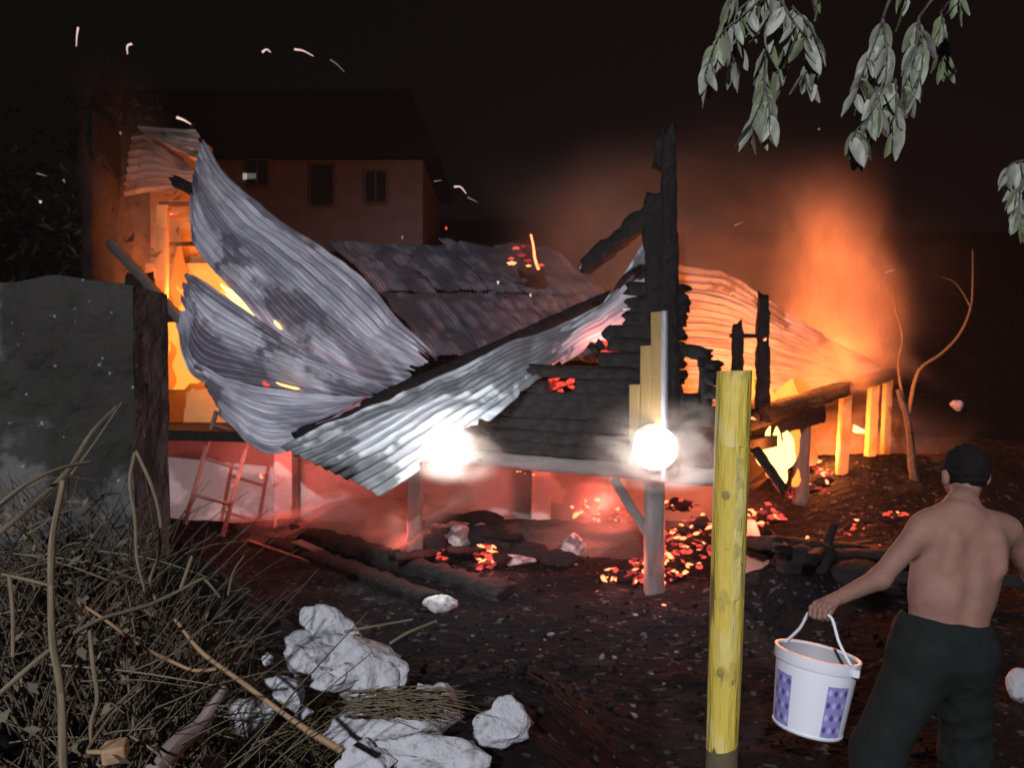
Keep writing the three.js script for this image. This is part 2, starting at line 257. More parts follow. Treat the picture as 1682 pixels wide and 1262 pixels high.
// ---------- terrain ----------
function ground(x, z) {
  const d = -z;
  const far = 9 * step(2, 7, x);                                      // the hillside stands farther back at the right
  let y = 6.6 * step(14 + far, 27 + far, d) + Math.max(0, d - 27 - far) * 0.22;
  y += 1.0 * step(9.2, 12.6, d) * step(3.3, 5.3, x) * (1 - step(15, 22, d));
  const crest = mix(3.9, 4.6, step(-0.5, -2.5, x));
  const bank = (0.66 + 0.55 * step(-0.8, -2.2, x)) * (1 - step(-0.05, 0.95, x)) * (1 - step(crest, crest + 2.2, d));
  const near = 0.55 * (1 - step(0.4, 2.2, d));
  y += d > 0 ? Math.max(bank * step(-0.5, 2.6, d) + 0.0, near) : 0.55 + 0.02 * -d;
  y += 0.30 * Math.exp(-(((x - 2.9) / 0.9) ** 2 + ((z + 8.0) / 0.8) ** 2));
  y += 0.16 * fbm3(x * 0.9, 3, z * 0.9, 5) * (d < 14 ? 0.55 : 1.6) + 0.05 * fbm3(x * 4, 8, z * 4, 3);
  return y;
}
const onG = (x, z, up = 0) => V(x, ground(x, z) + up, z);
{
  const axis = (lo, hi, n, c, pull) => { const a = []; for (let i = 0; i <= n; i++) { const t = i / n * 2 - 1; const s = Math.sign(t) * (pull * Math.abs(t) + (1 - pull) * Math.abs(t) ** 3); a.push(c + (s < 0 ? s * (c - lo) : s * (hi - c))); } return a; };
  const xs = axis(-90, 90, 300, 0, 0.13), zs = axis(-130, 60, 300, -6, 0.10), pos = [], uv = [], idx = [];
  for (const z of zs) for (const x of xs) { pos.push(x, ground(x, z), z); uv.push(x, z); }
  const w = xs.length; for (let j = 0; j < zs.length - 1; j++) for (let i = 0; i < w - 1; i++) { const o = j * w + i; idx.push(o, o + w, o + 1, o + 1, o + w, o + w + 1); }
  const g = new THREE.BufferGeometry(); g.setAttribute('position', new THREE.Float32BufferAttribute(pos, 3)); g.setAttribute('uv', new THREE.Float32BufferAttribute(uv, 2)); g.setIndex(idx); g.computeVertexNormals();
  tag(part('ground', g, M.ground), 'dark burnt uneven ground rising to a hillside behind the house', null, null, 'structure');
}

// ---------- street lamp behind the viewer: its cool white light falls on everything that faces the camera ----------
{
  const t = thing('street_lamp', 'tall street lamp on a grey pole behind the viewer', 'street lamp');
  const b = onG(-3.2, 11.5), top = V(-3.2, 7.6, 11.5);
  part('pole', tube([b, V(-3.2, 4, 11.5), V(-3.2, 7.2, 11.5)], 0.09, 0.06, 10), M.steel, t);
  part('arm', tube([V(-3.2, 7.2, 11.5), V(-3.1, 7.65, 11.2), V(-2.8, 7.75, 10.3)], 0.04, 0.035, 8), M.steel, t);
  const hd = part('lamp_head', box(0.34, 0.10, 0.62, 0.04), M.lampBody, t); hd.position.set(-2.8, 7.76, 10.1);
  const gl = part('lamp_glow', box(0.24, 0.03, 0.34, 0.01), M.lampGlow, t); gl.position.set(-2.8, 7.69, 10.1);
  const s = new THREE.SpotLight(rgb(0.9, 0.92, 1), 960, 0, 0.47, 0.55, 2); s.position.set(-2.8, 7.6, 10.1); s.target.position.set(0.2, 2.2, -6); s.castShadow = true; s.shadow.radius = 8;
  t.add(s, s.target); settle(t, b);
}

// ---------- far house on the hillside ----------
{
  const d = 26.5, t = thing('hillside_house', 'pale plastered house with a dark tiled roof high behind the fire', 'house');
  const wl = part('wall', box(11.2, 5.2, 6, 0.03), M.farWall, t); wl.position.set(-8.6, 7.1, -d - 3);
  const roof = new THREE.Shape([[-6.2, 0], [6.2, 0], [5.2, 2.2], [-5.2, 2.2]].map(([x, y]) => new THREE.Vector2(x, y)));
  const rg = boxUV(new THREE.ExtrudeGeometry(roof, { depth: 7, bevelEnabled: false })); const rf = part('roof', rg, M.tile, t); rf.position.set(-8.6, 9.72, -d - 6.6);
  for (const [px, py, w, h, name] of [[618, 308, 32, 50, 'window'], [530, 305, 36, 64, 'door'], [424, 285, 34, 40, 'window']]) {
    const c = P(px, py, d - 0.02), W = w / F * d, H = h / F * d;
    const f = part(name, box(W + 0.16, H + 0.16, 0.12), M.greyWood, t); f.position.copy(c);
    const pn_ = part(name === 'door' ? 'door_panel' : 'pane', box(W, H, 0.06), M.darkGlass, f); pn_.position.set(0, 0, 0.06);
    if (name === 'window') { part('glazing_bar', box(0.05, H, 0.05, 0.005), M.greyWood, f).position.set(0, 0, 0.09); }
  }
  const lw = part('lit_window', box(22 / F * d, 10 / F * d, 0.1), M.window, t); lw.position.copy(P(411, 290, d - 0.06));
  settle(t, V(-8.6, 4.5, -d - 3));
}
// dark bushes and trees on the hillside, hardly seen against the night
function leafyTree(x, z, H, R, seed, label, cat = 'tree') {
  const r = rng(seed), b = onG(x, z, -0.1), t = thing(cat === 'tree' ? 'dark_tree' : 'dark_bush', label, cat, null);
  const lim = [tube([b, V(x + 0.2, b.y + H * 0.35, z), V(x - 0.1, b.y + H * 0.75, z)], 0.05 * H * 0.5, 0.03, 7)];
  for (let i = 0; i < 7; i++) { const a = r() * 6.28, y0 = b.y + H * (0.3 + r() * 0.35); lim.push(tube([V(x, y0, z), V(x + Math.cos(a) * R * 0.5, y0 + H * 0.12, z + Math.sin(a) * R * 0.5), V(x + Math.cos(a) * R * 0.85, y0 + H * 0.22, z + Math.sin(a) * R * 0.85)], 0.05, 0.015, 5)); }
  part('trunk', mergeGeometries(lim), M.bark, t);
  const pos = [], q = V(), clumps = []; for (let i = 0; i < 26; i++) clumps.push(V(r() * 2 - 1, r() * 2 - 1, r() * 2 - 1).multiplyScalar(0.75));
  for (let i = 0; i < 5200; i++) {
    const c = clumps[Math.floor(r() * 26)]; q.set(r() + r() + r() - 1.5, r() + r() + r() - 1.5, r() + r() + r() - 1.5).multiplyScalar(0.42).add(c);
    const cx = x + q.x * R, cy = b.y + H * 0.62 + q.y * H * 0.36, cz = z + q.z * R, s = 0.06 + r() * 0.07;
    const u = V(r() - 0.5, r() - 0.5, r() - 0.5).normalize(), v = V(r() - 0.5, r() - 0.5, r() - 0.5).cross(u).normalize();
    pos.push(cx - u.x * s, cy - u.y * s, cz - u.z * s, cx + v.x * s * 0.6, cy + v.y * s * 0.6, cz + v.z * s * 0.6, cx + u.x * s, cy + u.y * s, cz + u.z * s);
  }
  const g = new THREE.BufferGeometry(); g.setAttribute('position', new THREE.Float32BufferAttribute(pos, 3)); g.computeVertexNormals();
  tag(part('crown', g, M.shrub, t), null, null, null, 'stuff'); settle(t, b);
}
leafyTree(-8.6, -13.8, 7.5, 2.6, 41, 'dark leafy tree behind the stone wall, left of the burning room');

// ---------- stone wall at the left edge ----------
{
  const t = thing('masonry_wall', 'blotchy grey rendered wall at the left edge behind the dry canes', 'wall');
  const g = new THREE.BoxGeometry(2.8, 3.0, 0.42, 90, 90, 12), p = g.attributes.position;
  for (let i = 0; i < p.count; i++) { const x = p.getX(i), y = p.getY(i), z = p.getZ(i), e = fbm3(x * 2.2, y * 2.2, z * 2.2, 5) * 0.055 + (Math.abs(z) > 0.2 ? 0.03 * fbm3(x * 9, y * 9, z, 3) : 0); p.setX(i, x + e * 0.25 + (x > 1.38 ? 0.012 * n3(y * 5, 1, z) : 0)); p.setY(i, y + (y > 1.48 ? 0.04 * n3(x * 4, 2, 1) : 0)); p.setZ(i, z + e); }
  g.computeVertexNormals(); const m = part('render_coat', boxUV(g), M.concrete, t); m.geometry.computeVertexNormals(); m.position.set(-3.34, 1.18, -4.25);
  settle(t, V(-3.34, -0.3, -4.25));
}

// ---------- burnt log house ----------
const at = (s) => V(-1.22 + 2.68 * s, 0, -9.9 + 1.8 * s);                       // along the front of the house, 0 at the left post, 1 at the right post
const sOf = (px) => { const k = (px - CX) / F; return (9.9 * k + 1.22) / (2.68 + 1.8 * k); };
const front = (px, y, push = 0) => { const p = at(sOf(px)); p.y = y; p.x -= 0.557 * push; p.z += 0.83 * push; return p; };
const yOf = (px, py) => EYE - (py - CY) / F * -at(sOf(px)).z;
{
  const t = thing('burnt_log_house', 'collapsed log house on posts, charred black and burning inside', 'house');
  part('post', timber(at(0.0).setY(-0.1), at(0).setY(1.24), 0.19, 0.19, { seed: 2, rough: 0.04, round: 8 }), M.greyWood, t);
  part('post', timber(at(1).setY(-0.1), at(1).setY(1.18), 0.2, 0.2, { seed: 3, rough: 0.05, round: 8 }), M.greyWood, t);
  part('floor_beam', timber(at(-0.14).setY(1.29), at(1.22).setY(1.23), 0.17, 0.17, { seed: 4, rough: 0.05, round: 6 }), M.greyWood, t);
  const fl = new THREE.Shape([[-5.6, 11.3], [-1.5, 10.0], [1.95, 7.9], [4.2, 11.2], [3.2, 13.4], [-5.8, 13.4]].map(([x, y]) => new THREE.Vector2(x, y)));
  const fg = new THREE.ExtrudeGeometry(fl, { depth: 0.14, bevelEnabled: false }); fg.rotateX(-Math.PI / 2); part('floor', boxUV(fg), M.char, t).position.set(0, 1.36, 0);
  // under the floor
  const wall = part('cellar_wall', box(9.4, 1.9, 0.3), M.plaster, t); wall.position.set(-1.4, 0.42, -12.6);
  for (const [px, w] of [[888, 0.3], [1012, 0.26], [470, 0.28]]) { const c = P(px, 800, 12.1); const pl = part('pillar', box(w, 1.7, 0.34, 0.02), M.plaster, t); pl.position.set(c.x, 0.45, c.z); }
  part('brace', timber(front(1008, 1.14), front(1066, 0.58), 0.1, 0.1, { seed: 6, rough: 0.04, round: 8 }), M.greyWood, t);
  part('brace', timber(P(1240, 738, 8.9), P(1287, 806, 8.7), 0.11, 0.11, { seed: 7, rough: 0.1 }), M.char, t);
  // log wall above the floor, its left end burnt away in steps
  const left = [[745, 795], [725, 800], [703, 806], [681, 824], [659, 842], [637, 864], [614, 876], [593, 958], [571, 978], [549, 1000], [527, 1026], [505, 1030], [482, 1032]];
  left.forEach(([py, pl], k) => {
    const y = yOf(1000, py), runs = [];
    if (k === 5) runs.push([pl, 902], [948, 1118]); else if (k === 4) runs.push([pl, 1150]); else if (k === 8) runs.push([pl, 984], [1008, 1120]); else if (k === 7) runs.push([pl + 26, 1124]);
    else runs.push([pl, k < 4 ? 1168 + (k % 2) * 8 : 1122 + (k % 3) * 5]);
    for (const [a, b] of runs) { const j = n3(k * 3.1, a * 0.7, 2) * 0.03; part('charred_log', timber(front(a, y + 0.02 + j, j), front(b, y - 0.02 - j, -j), 0.15 + j, 0.165 - j, { seed: 20 + k * 3 + a % 7, rough: 0.11, round: 7, freq: 3.5 }), M.char, t); }
  });
  // window jamb and stubs right of the corner
  part('window_jamb', timber(front(1161, yOf(1161, 668), 0.03), front(1160, yOf(1160, 590), 0.03), 0.13, 0.13, { seed: 61, rough: 0.2 }), M.char, t);
  part('window_lintel', timber(front(1112, yOf(1112, 572), 0.02), front(1166, yOf(1166, 584), 0.02), 0.1, 0.13, { seed: 62, rough: 0.2 }), M.char, t);
  for (const [px, py, w] of [[1142, 660, 0.12], [1172, 622, 0.13], [1175, 645, 0.12], [1170, 600, 0.1]]) part('charred_log', timber(front(px - 12, yOf(px, py), 0.05), front(px + 12, yOf(px, py), 0.05), w, w, { seed: px, rough: 0.25 }), M.char, t);
  // corner post standing far above the roof, with its thicker pieces
  part('corner_post', timber(front(1107, 1.3, 0.1), front(1105, yOf(1105, 218), 0.1), 0.2, 0.2, { seed: 70, rough: 0.13, w1: 0.13, h1: 0.15, freq: 7 }), M.char, t);
  part('charred_stud', timber(front(1084, yOf(1084, 520), 0.06), front(1083, yOf(1083, 322), 0.06), 0.24, 0.18, { seed: 71, rough: 0.2 }), M.char, t);
  part('charred_stud', timber(front(1086, yOf(1086, 276), 0.04), front(1090, yOf(1090, 226), 0.04), 0.14, 0.12, { seed: 73, rough: 0.25 }), M.char, t);
  const raf = part('rafter', timber(front(1080, yOf(1080, 350), 0.1), P(962, 438, 8.9), 0.17, 0.19, { seed: 74, rough: 0.14 }), M.char, t);
  part('ash_tip', chunk(0.05, 0.04, 0.04, 6), M.white, raf).position.copy(P(959, 441, 8.86));
  part('ash_tip', chunk(0.016, 0.055, 0.02, 7), M.white, t).position.copy(P(1071, 346, 8.2));
  part('ash_tip', chunk(0.04, 0.014, 0.02, 8), M.white, t).position.copy(P(1029, 508, 8.1));
  // planks that stayed pale and catch the lamp
  [[1096, 516], [1079, 570], [1061, 632]].forEach(([px, py], k) =>
    part('pale_plank', timber(front(px, 1.34, 0.27), front(px, yOf(px, py), 0.27), 0.116, 0.03, { seed: 90 + k, rough: 0.03, round: 9, up: V(-0.557, 0, 0.83) }), M.ochre, t));
  part('drain_pipe', tube([front(1110, 1.2, 0.29), front(1110, yOf(1110, 600), 0.29), front(1110, yOf(1110, 515), 0.29)], 0.034, 0.034, 10), M.steel, t);
  settle(t, V(0, 0, -10.5));
}
// lamps on the house front
function flood(px, py, d, armTo, name, label, I, R) {
  const t = thing(name, label, 'lamp'), c = P(px, py, d);
  part('glass', new THREE.SphereGeometry(R, 28, 20), M.lampGlow, t).position.copy(c);
  const hz = new THREE.LatheGeometry([[0, -0.15], [0.09, -0.14], [0.14, -0.09], [0.152, -0.03], [0.146, -0.02], [0.132, -0.09], [0.02, -0.135]].map(([x, y]) => new THREE.Vector2(x, y)), 28); hz.rotateX(Math.PI / 2);
  const hs = part('housing', hz, M.lampBody, t); hs.position.copy(c); hs.scale.setScalar(R / 0.13);
  part('bracket', tube([c.clone().add(V(0, 0, -0.18)), c.clone().lerp(armTo, 0.5).add(V(0, 0.03, 0)), armTo], 0.022, 0.022, 8), M.lampBody, t);
  lamp(t, c, WHITE, I, 9); settle(t, c.clone().add(V(0, -0.22, 0)));
}
flood(742, 738, 7.85, front(790, 1.24), 'flood_lamp', 'dazzling white lamp below the tilted pale roof sheet', 10, 0.1);
flood(1076, 736, 7.75, front(1086, 1.3), 'flood_lamp', 'dazzling white lamp on the right post under the charred corner', 9, 0.215);

// ---------- collapsed roof sheets ----------
{
  const r = (pts) => pts.map(([a, b, d]) => P(a, b, d));
  single('roof_sheet', sheet(r([[336, 232, 11.6], [372, 285, 11.4], [430, 338, 11.2], [520, 402, 11.0], [600, 462, 10.8], [655, 528, 10.6], [722, 592, 10.4]]), r([[312, 374, 10.9], [318, 402, 10.8], [350, 446, 10.7], [402, 500, 10.55], [456, 560, 10.4], [570, 626, 10.25], [664, 640, 10.2]]), 11, { seed: 3, crumple: 0.11, bulge: 0.22, rag: 0.05, amp: 0.26, seg: 90, f: 0.9 }), M.metal,
    'tall crumpled corrugated roof sheet rising to the burning room at the left', 'roof sheet', 'collapsed roof sheets');
  single('roof_sheet', sheet(r([[306, 448, 10.3], [350, 474, 10.3], [400, 508, 10.25], [460, 548, 10.2], [540, 596, 10.1], [650, 644, 10.0]]), r([[288, 536, 10.0], [318, 618, 9.95], [400, 640, 9.95], [500, 656, 9.9], [606, 670, 9.9]]), 8, { seed: 5, crumple: 0.07, bulge: 0.12, rag: 0.05, amp: 0.28, seg: 80, f: 1.0 }), M.metal,
    'dusky corrugated roof sheet below the bright flame, between two other sheets', 'roof sheet', 'collapsed roof sheets');
  single('roof_sheet', sheet(r([[316, 600, 9.9], [400, 632, 9.85], [500, 648, 9.8], [622, 658, 9.75]]), r([[352, 676, 9.5], [398, 722, 9.42], [440, 747, 9.4], [500, 730, 9.45], [590, 678, 9.6]]), 7, { seed: 8, crumple: 0.05, bulge: 0.1, rag: 0.05, amp: 0.3, seg: 80, f: 1.2 }), M.metal,
    'lowest fan of pleated roof metal hanging over the ladder', 'roof sheet', 'collapsed roof sheets');
  single('roof_sheet', sheet(r([[462, 738, 9.15], [600, 674, 9.25], [830, 570, 9.5], [985, 505, 9.7], [1066, 392, 9.9]]), r([[622, 814, 8.3], [775, 716, 8.45], [850, 652, 8.65], [930, 596, 8.9], [1075, 520, 9.2]]), 10, { seed: 11, crumple: 0.035, bulge: 0.03, rag: 0.006, ragSide: 0.09, amp: 0.2, seg: 110 }), M.metalPale,
    'pale corrugated roof sheet tilted across the house front, brightly lit by the lamp', 'roof sheet', 'collapsed roof sheets');
  single('ridge_beam', timber(P(486, 728, 9.5), P(1012, 492, 10.7), 0.30, 0.30, { seed: 12, rough: 0.1, seg: 70 }), M.char, 'long charred ridge beam lying along the upper edge of the pale sheet', 'beam');
  // rear slope
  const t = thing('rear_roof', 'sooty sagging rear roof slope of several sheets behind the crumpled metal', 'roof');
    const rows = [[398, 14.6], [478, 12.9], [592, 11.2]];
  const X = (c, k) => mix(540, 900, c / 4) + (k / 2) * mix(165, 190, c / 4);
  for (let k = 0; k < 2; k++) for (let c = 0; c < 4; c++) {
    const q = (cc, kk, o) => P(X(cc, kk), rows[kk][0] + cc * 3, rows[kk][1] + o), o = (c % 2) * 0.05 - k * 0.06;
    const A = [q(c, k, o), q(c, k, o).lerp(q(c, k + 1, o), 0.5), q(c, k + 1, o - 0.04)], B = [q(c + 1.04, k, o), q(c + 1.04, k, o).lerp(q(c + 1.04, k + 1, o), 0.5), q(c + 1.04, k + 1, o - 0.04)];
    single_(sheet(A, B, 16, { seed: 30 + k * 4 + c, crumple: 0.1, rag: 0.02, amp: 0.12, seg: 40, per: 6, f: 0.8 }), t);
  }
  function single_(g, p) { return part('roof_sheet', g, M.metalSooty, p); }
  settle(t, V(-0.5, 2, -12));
}
{ // right hand roof slope glowing in the firelight
  const t = thing('side_roof', 'corrugated side roof glowing orange behind the charred posts', 'roof');
  const top = [[1112, 436, 12.8], [1190, 451, 12.8], [1262, 496, 12.9], [1335, 546, 13.1], [1450, 602, 13.5]], bot = [[1100, 668, 11.6], [1190, 668, 11.6], [1262, 668, 11.7], [1335, 655, 12.1], [1455, 632, 13.0]];
  const row = (u) => top.map((a, i) => P(mix(a[0], bot[i][0], u), mix(a[1], bot[i][1], u), mix(a[2], bot[i][2], u)));
  const cuts = [0, 0.2, 0.4, 0.61, 0.81, 1];
  for (let k = 0; k < 5; k++) {
    const A = row(cuts[k]), B = row(Math.min(1, cuts[k + 1] + 0.02)); for (const p of A) p.z += 0.05;
    part('roof_sheet', sheet(A, B, 4, { seed: 50 + k, crumple: 0.05, rag: 0.01, amp: 0.26, seg: 60, per: 8 }), M.metalRed, t);
  }
  settle(t, V(3.8, 1.9, -12));
}
{ // charred rail, posts and low wall right of the yellow pole
  const t = thing('charred_veranda', 'charred veranda frame with pale posts receding at the right', 'veranda');
  part('rail', timber(P(1196, 700, 9.0), P(1464, 614, 12.9), 0.2, 0.25, { seed: 14, rough: 0.05, round: 9, w1: 0.18, h1: 0.17, seg: 70, freq: 4 }), M.char, t);
  part('low_wall', timber(P(1186, 702, 9.6), P(1345, 676, 10.6), 0.20, 0.48, { seed: 15, rough: 0.04, round: 10, h1: 0.3 }), M.char, t);
  part('charred_post', timber(P(1252, 700, 9.4), P(1253, 484, 9.4), 0.17, 0.15, { seed: 16, rough: 0.24, w1: 0.12 }), M.char, t);
  part('charred_post', timber(P(1212, 700, 9.4), P(1210, 532, 9.4), 0.16, 0.14, { seed: 17, rough: 0.24, w1: 0.12 }), M.char, t);
  part('tie_bar', timber(P(1199, 552, 9.4), P(1256, 552, 9.4), 0.05, 0.05, { seed: 18, rough: 0.1 }), M.char, t);
  part('post', timber(P(1314, 830, 10.6), P(1319, 676, 10.6), 0.19, 0.18, { seed: 19, rough: 0.05 }), M.greyWood, t);
  for (const [bx, by, tx, ty, d, w] of [[1382, 772, 1389, 650, 11.9, 0.165], [1428, 744, 1435, 632, 12.5, 0.155], [1453, 738, 1458, 628, 12.75, 0.13]]) part('post', timber(P(bx, by + 8, d), P(tx, ty - 4, d), w, w, { seed: bx, rough: 0.03, round: 8 }), M.wood, t);
  settle(t, V(5.5, 0.4, -12));
}
{ // burning room at the left
  const t = thing('burning_room', 'burning wooden room at the upper left, its inside glowing orange', 'room');
  const d = 13.6, c = P(318, 440, d);
  const bw = part('back_wall', box(1.7, 2.1, 0.16), M.wood, t); bw.position.set(c.x - 0.55, 5.2, c.z); const bl = part('back_wall', box(2.7, 3.2, 0.14), M.wood, t); bl.position.set(c.x - 0.2, 2.6, c.z + 0.2);
  const sw = part('side_wall', box(0.16, 4.6, 1.9), M.char, t); sw.position.copy(P(196, 450, 12.6));
  for (const py of [402, 336]) { const a = P(262, py, 12.9), b = P(345, py - 2, 13.1); part('wall_rail', timber(a, b, 0.07, 0.07, { seed: py, rough: 0.1 }), M.char, t); }
  part('door_post', timber(P(266, 648, 12.35), P(268, 338, 12.35), 0.17, 0.15, { seed: 31, rough: 0.04, round: 8 }), M.wood, t);
  part('charred_plank_wall', timber(P(232, 676, 11.9), P(230, 452, 11.9), 0.42, 0.12, { seed: 32, rough: 0.08, round: 8 }), M.char, t);
  part('beam', timber(P(286, 296, 11.7), P(362, 336, 11.5), 0.17, 0.16, { seed: 33, rough: 0.12 }), M.char, t);
  part('fallen_rafter', timber(P(182, 398, 11.5), P(300, 530, 11.1), 0.13, 0.13, { seed: 34, rough: 0.1 }), M.greyWood, t);
  part('sill', timber(P(246, 524, 11.6), P(302, 522, 11.4), 0.12, 0.12, { seed: 35, rough: 0.1 }), M.char, t);
  part('roof_sheet', sheet([P(228, 207, 12.6), P(280, 210, 12.4), P(324, 214, 12.2)], [P(236, 216, 12.6), P(290, 248, 12.3), P(340, 276, 12.0)], 4, { seed: 36, crumple: 0.04, amp: 0.2, seg: 30 }), M.metalRed, t);
  part('roof_sheet', sheet([P(176, 236, 12.8), P(236, 222, 12.9), P(300, 262, 12.8)], [P(178, 330, 12.5), P(240, 316, 12.7), P(345, 312, 12.5)], 8, { seed: 37, crumple: 0.06, amp: 0.2, seg: 30, rag: 0.03 }), M.metalRed, t);
  settle(t, V(c.x, 0.6, c.z + 0.6));
}
{ // ladder under the hanging metal
  const t = thing('ladder', 'light ladder leaning in the red glow under the hanging metal', 'ladder');
  const a0 = P(304, 862, 10.9), a1 = P(356, 676, 11.3), b0 = P(366, 882, 10.9), b1 = P(414, 700, 11.3);
  part('ladder_rail', timber(a0, a1, 0.055, 0.07, { seed: 1, rough: 0.02, round: 8 }), M.greyWood, t);
  part('ladder_rail', timber(b0, b1, 0.055, 0.07, { seed: 2, rough: 0.02, round: 8 }), M.greyWood, t);
  for (const k of [0.26, 0.58, 0.88]) part('rung', tube([a0.clone().lerp(a1, k), b0.clone().lerp(b1, k + 0.02)], 0.024, 0.024, 8), M.greyWood, t);
  settle(t, a0.clone().lerp(b0, 0.5));
}

// ---------- fire ----------
function fire(label, tongues, lights = []) {
  const t = thing('fire', label, 'fire');
  tongues.forEach(([px, py, tx, ty, d, w, mat], i) => part(mat === M.fWhite ? 'flame_core' : 'flame', flameGeo(P(px, py, d), P(tx, ty, d), w, px * 0.13 + i, 0.6), mat, t));
  for (const [px, py, d, I, col, soft] of lights) lamp(t, P(px, py, d), col ?? FIRE, I, soft ?? 12);
  settle(t, P(tongues[0][0], tongues[0][1], tongues[0][4]));
}
fire('white-hot fire under the charred rail, right of the yellow pole', [
  [1258, 768, 1250, 700, 9.9, 0.13, M.fWhite], [1272, 776, 1278, 690, 10.0, 0.15, M.fWhite], [1288, 770, 1300, 696, 10.1, 0.13, M.fWhite], [1300, 760, 1312, 684, 10.3, 0.10, M.fYellow], [1246, 752, 1240, 716, 9.85, 0.08, M.fYellow], [1284, 796, 1288, 752, 9.7, 0.09, M.fWhite], [1266, 786, 1262, 748, 9.7, 0.07, M.fYellow], [1305, 800, 1309, 770, 9.9, 0.06, M.fYellow], [1330, 765, 1334, 728, 10.9, 0.09, M.fOrange],
], [[1276, 735, 9.3, 9]]);
fire('yellow flames along the lower edge of the glowing side roof', [
  [1290, 668, 1288, 622, 11.2, 0.2, M.fYellow], [1322, 664, 1326, 616, 11.3, 0.17, M.fOrange], [1268, 668, 1268, 632, 11.1, 0.1, M.fYellow], [1228, 660, 1232, 606, 11.0, 0.1, M.fYellow], [1358, 656, 1362, 632, 11.8, 0.12, M.fOrange],
], [[1290, 590, 10.4, 30], [1165, 560, 10.6, 15], [1400, 580, 11.0, 18]]);
fire('low fire between the two palest veranda posts at the right', [
  [1412, 712, 1405, 698, 12.9, 0.1, M.fWhite], [1425, 716, 1420, 704, 13.0, 0.08, M.fYellow],
], [[1350, 735, 12.2, 32], [1412, 690, 12.7, 4]]);
fire('bright flame licking out between the tall and the dusky roof sheets', [
  [422, 520, 372, 466, 10.75, 0.16, M.fWhite], [398, 505, 380, 478, 10.7, 0.13, M.fWhite], [350, 480, 348, 440, 11.2, 0.16, M.fYellow],
], [[392, 470, 11.3, 3.5]]);
fire('small flame in the slit under the bright flame, beside the crumpled sheet', [[462, 545, 446, 524, 10.45, 0.05, M.fWhite]]);
fire('small flame between the dusky sheet and the lowest pleated sheet', [[490, 640, 452, 628, 9.8, 0.055, M.fWhite], [440, 635, 432, 626, 9.85, 0.04, M.eMid]], [[462, 612, 10.15, 0.25]]);
fire('tall flames inside the burning room at the left', [
  [290, 640, 292, 470, 13.1, 0.28, M.fYellow], [318, 630, 310, 520, 12.9, 0.22, M.fYellow], [300, 520, 306, 395, 13.2, 0.2, M.fOrange], [278, 640, 276, 560, 12.9, 0.16, M.fOrange], [330, 610, 345, 560, 12.2, 0.14, M.fYellow],
], [[312, 500, 12.6, 16], [312, 318, 11.75, 3.2], [322, 610, 11.9, 3]]);

// ---------- embers ----------
const coalGeo = [1, 2, 3, 4].map((s) => chunk(1.25, 0.5, 0.8, s, { detail: 2, rough: 0.75, facets: 0.9 })), charGeo = [5, 6, 7].map((s) => chunk(1, 0.55, 0.8, s, { detail: 2, rough: 0.4 }));
function embers(label, cx, cy, d, rx, ry, n, seed, light = 0, { hot = 0.35, size = 0.035, chars = 4, tilt = 0, depth = 0.35 } = {}) {
  const r = rng(seed), t = thing('ember_heap', label, 'embers');
  const put = (g, m, name, px, py, dd, s) => { const o = part(name, g, m, t); o.position.copy(P(px, py, dd)); o.scale.set(s * (0.7 + r() * 0.8), s * (0.6 + r() * 0.7), s * (0.7 + r() * 0.6)); o.rotation.set((r() - 0.5) * 0.9, r() * 6, (r() - 0.5) * 1.1); };
  const spot = (k) => { const a = r() * 6.283, q = Math.sqrt(r()) * k, u = Math.cos(a) * q, v = Math.sin(a) * q; return [cx + u * rx + v * tilt, cy + v * ry, d + (-v) * depth * ry / 30 + (r() - 0.5) * 0.12]; };
  for (let i = 0; i < chars; i++) { const [x, y, z] = spot(0.9); put(charGeo[i % 3], M.char, 'charred_lump', x, y + 4, z + 0.1, size * (2 + r() * 1.6)); }
  size *= 0.72; n = n > 4 ? Math.round(n * 1.9) : n;
  for (let i = 0; i < n; i++) { const [x, y, z] = spot(1 + 0.35 * r()), k = r(); put(coalGeo[i % 4], k < hot * 0.7 ? M.eHot : k < 0.7 ? M.eMid : M.eDim, 'ember', x, y, z, size * (0.45 + r() * 0.9)); }
  if (light) lamp(t, P(cx, cy - 14, d - 0.4), RED, light * 2.4, 10);
  settle(t, P(cx, cy + ry, d));
}
embers('glowing heap of embers beside the foot of the left post', 797, 918, 9.2, 17, 20, 18, 1, 0.7, { hot: 0.5, size: 0.05, tilt: -4 });
embers('wide red ember patch deep under the floor, left of the brace', 985, 838, 10.9, 40, 17, 24, 2, 4.2, { hot: 0.35, size: 0.05 });
embers('small curved ember patch in front, left of the hot coals at the right post', 1004, 944, 8.6, 22, 10, 9, 3, 0.2, { hot: 0.5, size: 0.035 });
embers('white-hot coals touching the left side of the right post', 1050, 938, 8.5, 13, 17, 9, 4, 0.5, { hot: 0.8, size: 0.06 });
embers('long slope of embers between the right post and the yellow pole', 1122, 892, 8.6, 46, 44, 46, 5, 0.7, { hot: 0.4, size: 0.048, tilt: -18 });
embers('red coals right of the right post, at its foot', 1098, 940, 8.4, 14, 24, 11, 6, 0.2, { hot: 0.35, size: 0.042 });
embers('short row of embers above the slope of embers, by the right post', 1116, 828, 9.6, 24, 7, 7, 7, 0.8, { hot: 0.4, size: 0.04 });
embers('ember heap right beside the yellow pole', 1252, 846, 9.2, 27, 15, 16, 8, 1.6, { hot: 0.6, size: 0.05 });
embers('burning coals behind the dark veranda post, tumbling to the right', 1336, 785, 11.2, 26, 28, 20, 9, 1.6, { hot: 0.5, size: 0.06, tilt: 14 });
embers('coals left of the dark veranda post', 1300, 806, 10.8, 7, 9, 6, 10, 0, { hot: 0.5, size: 0.05, chars: 2 });
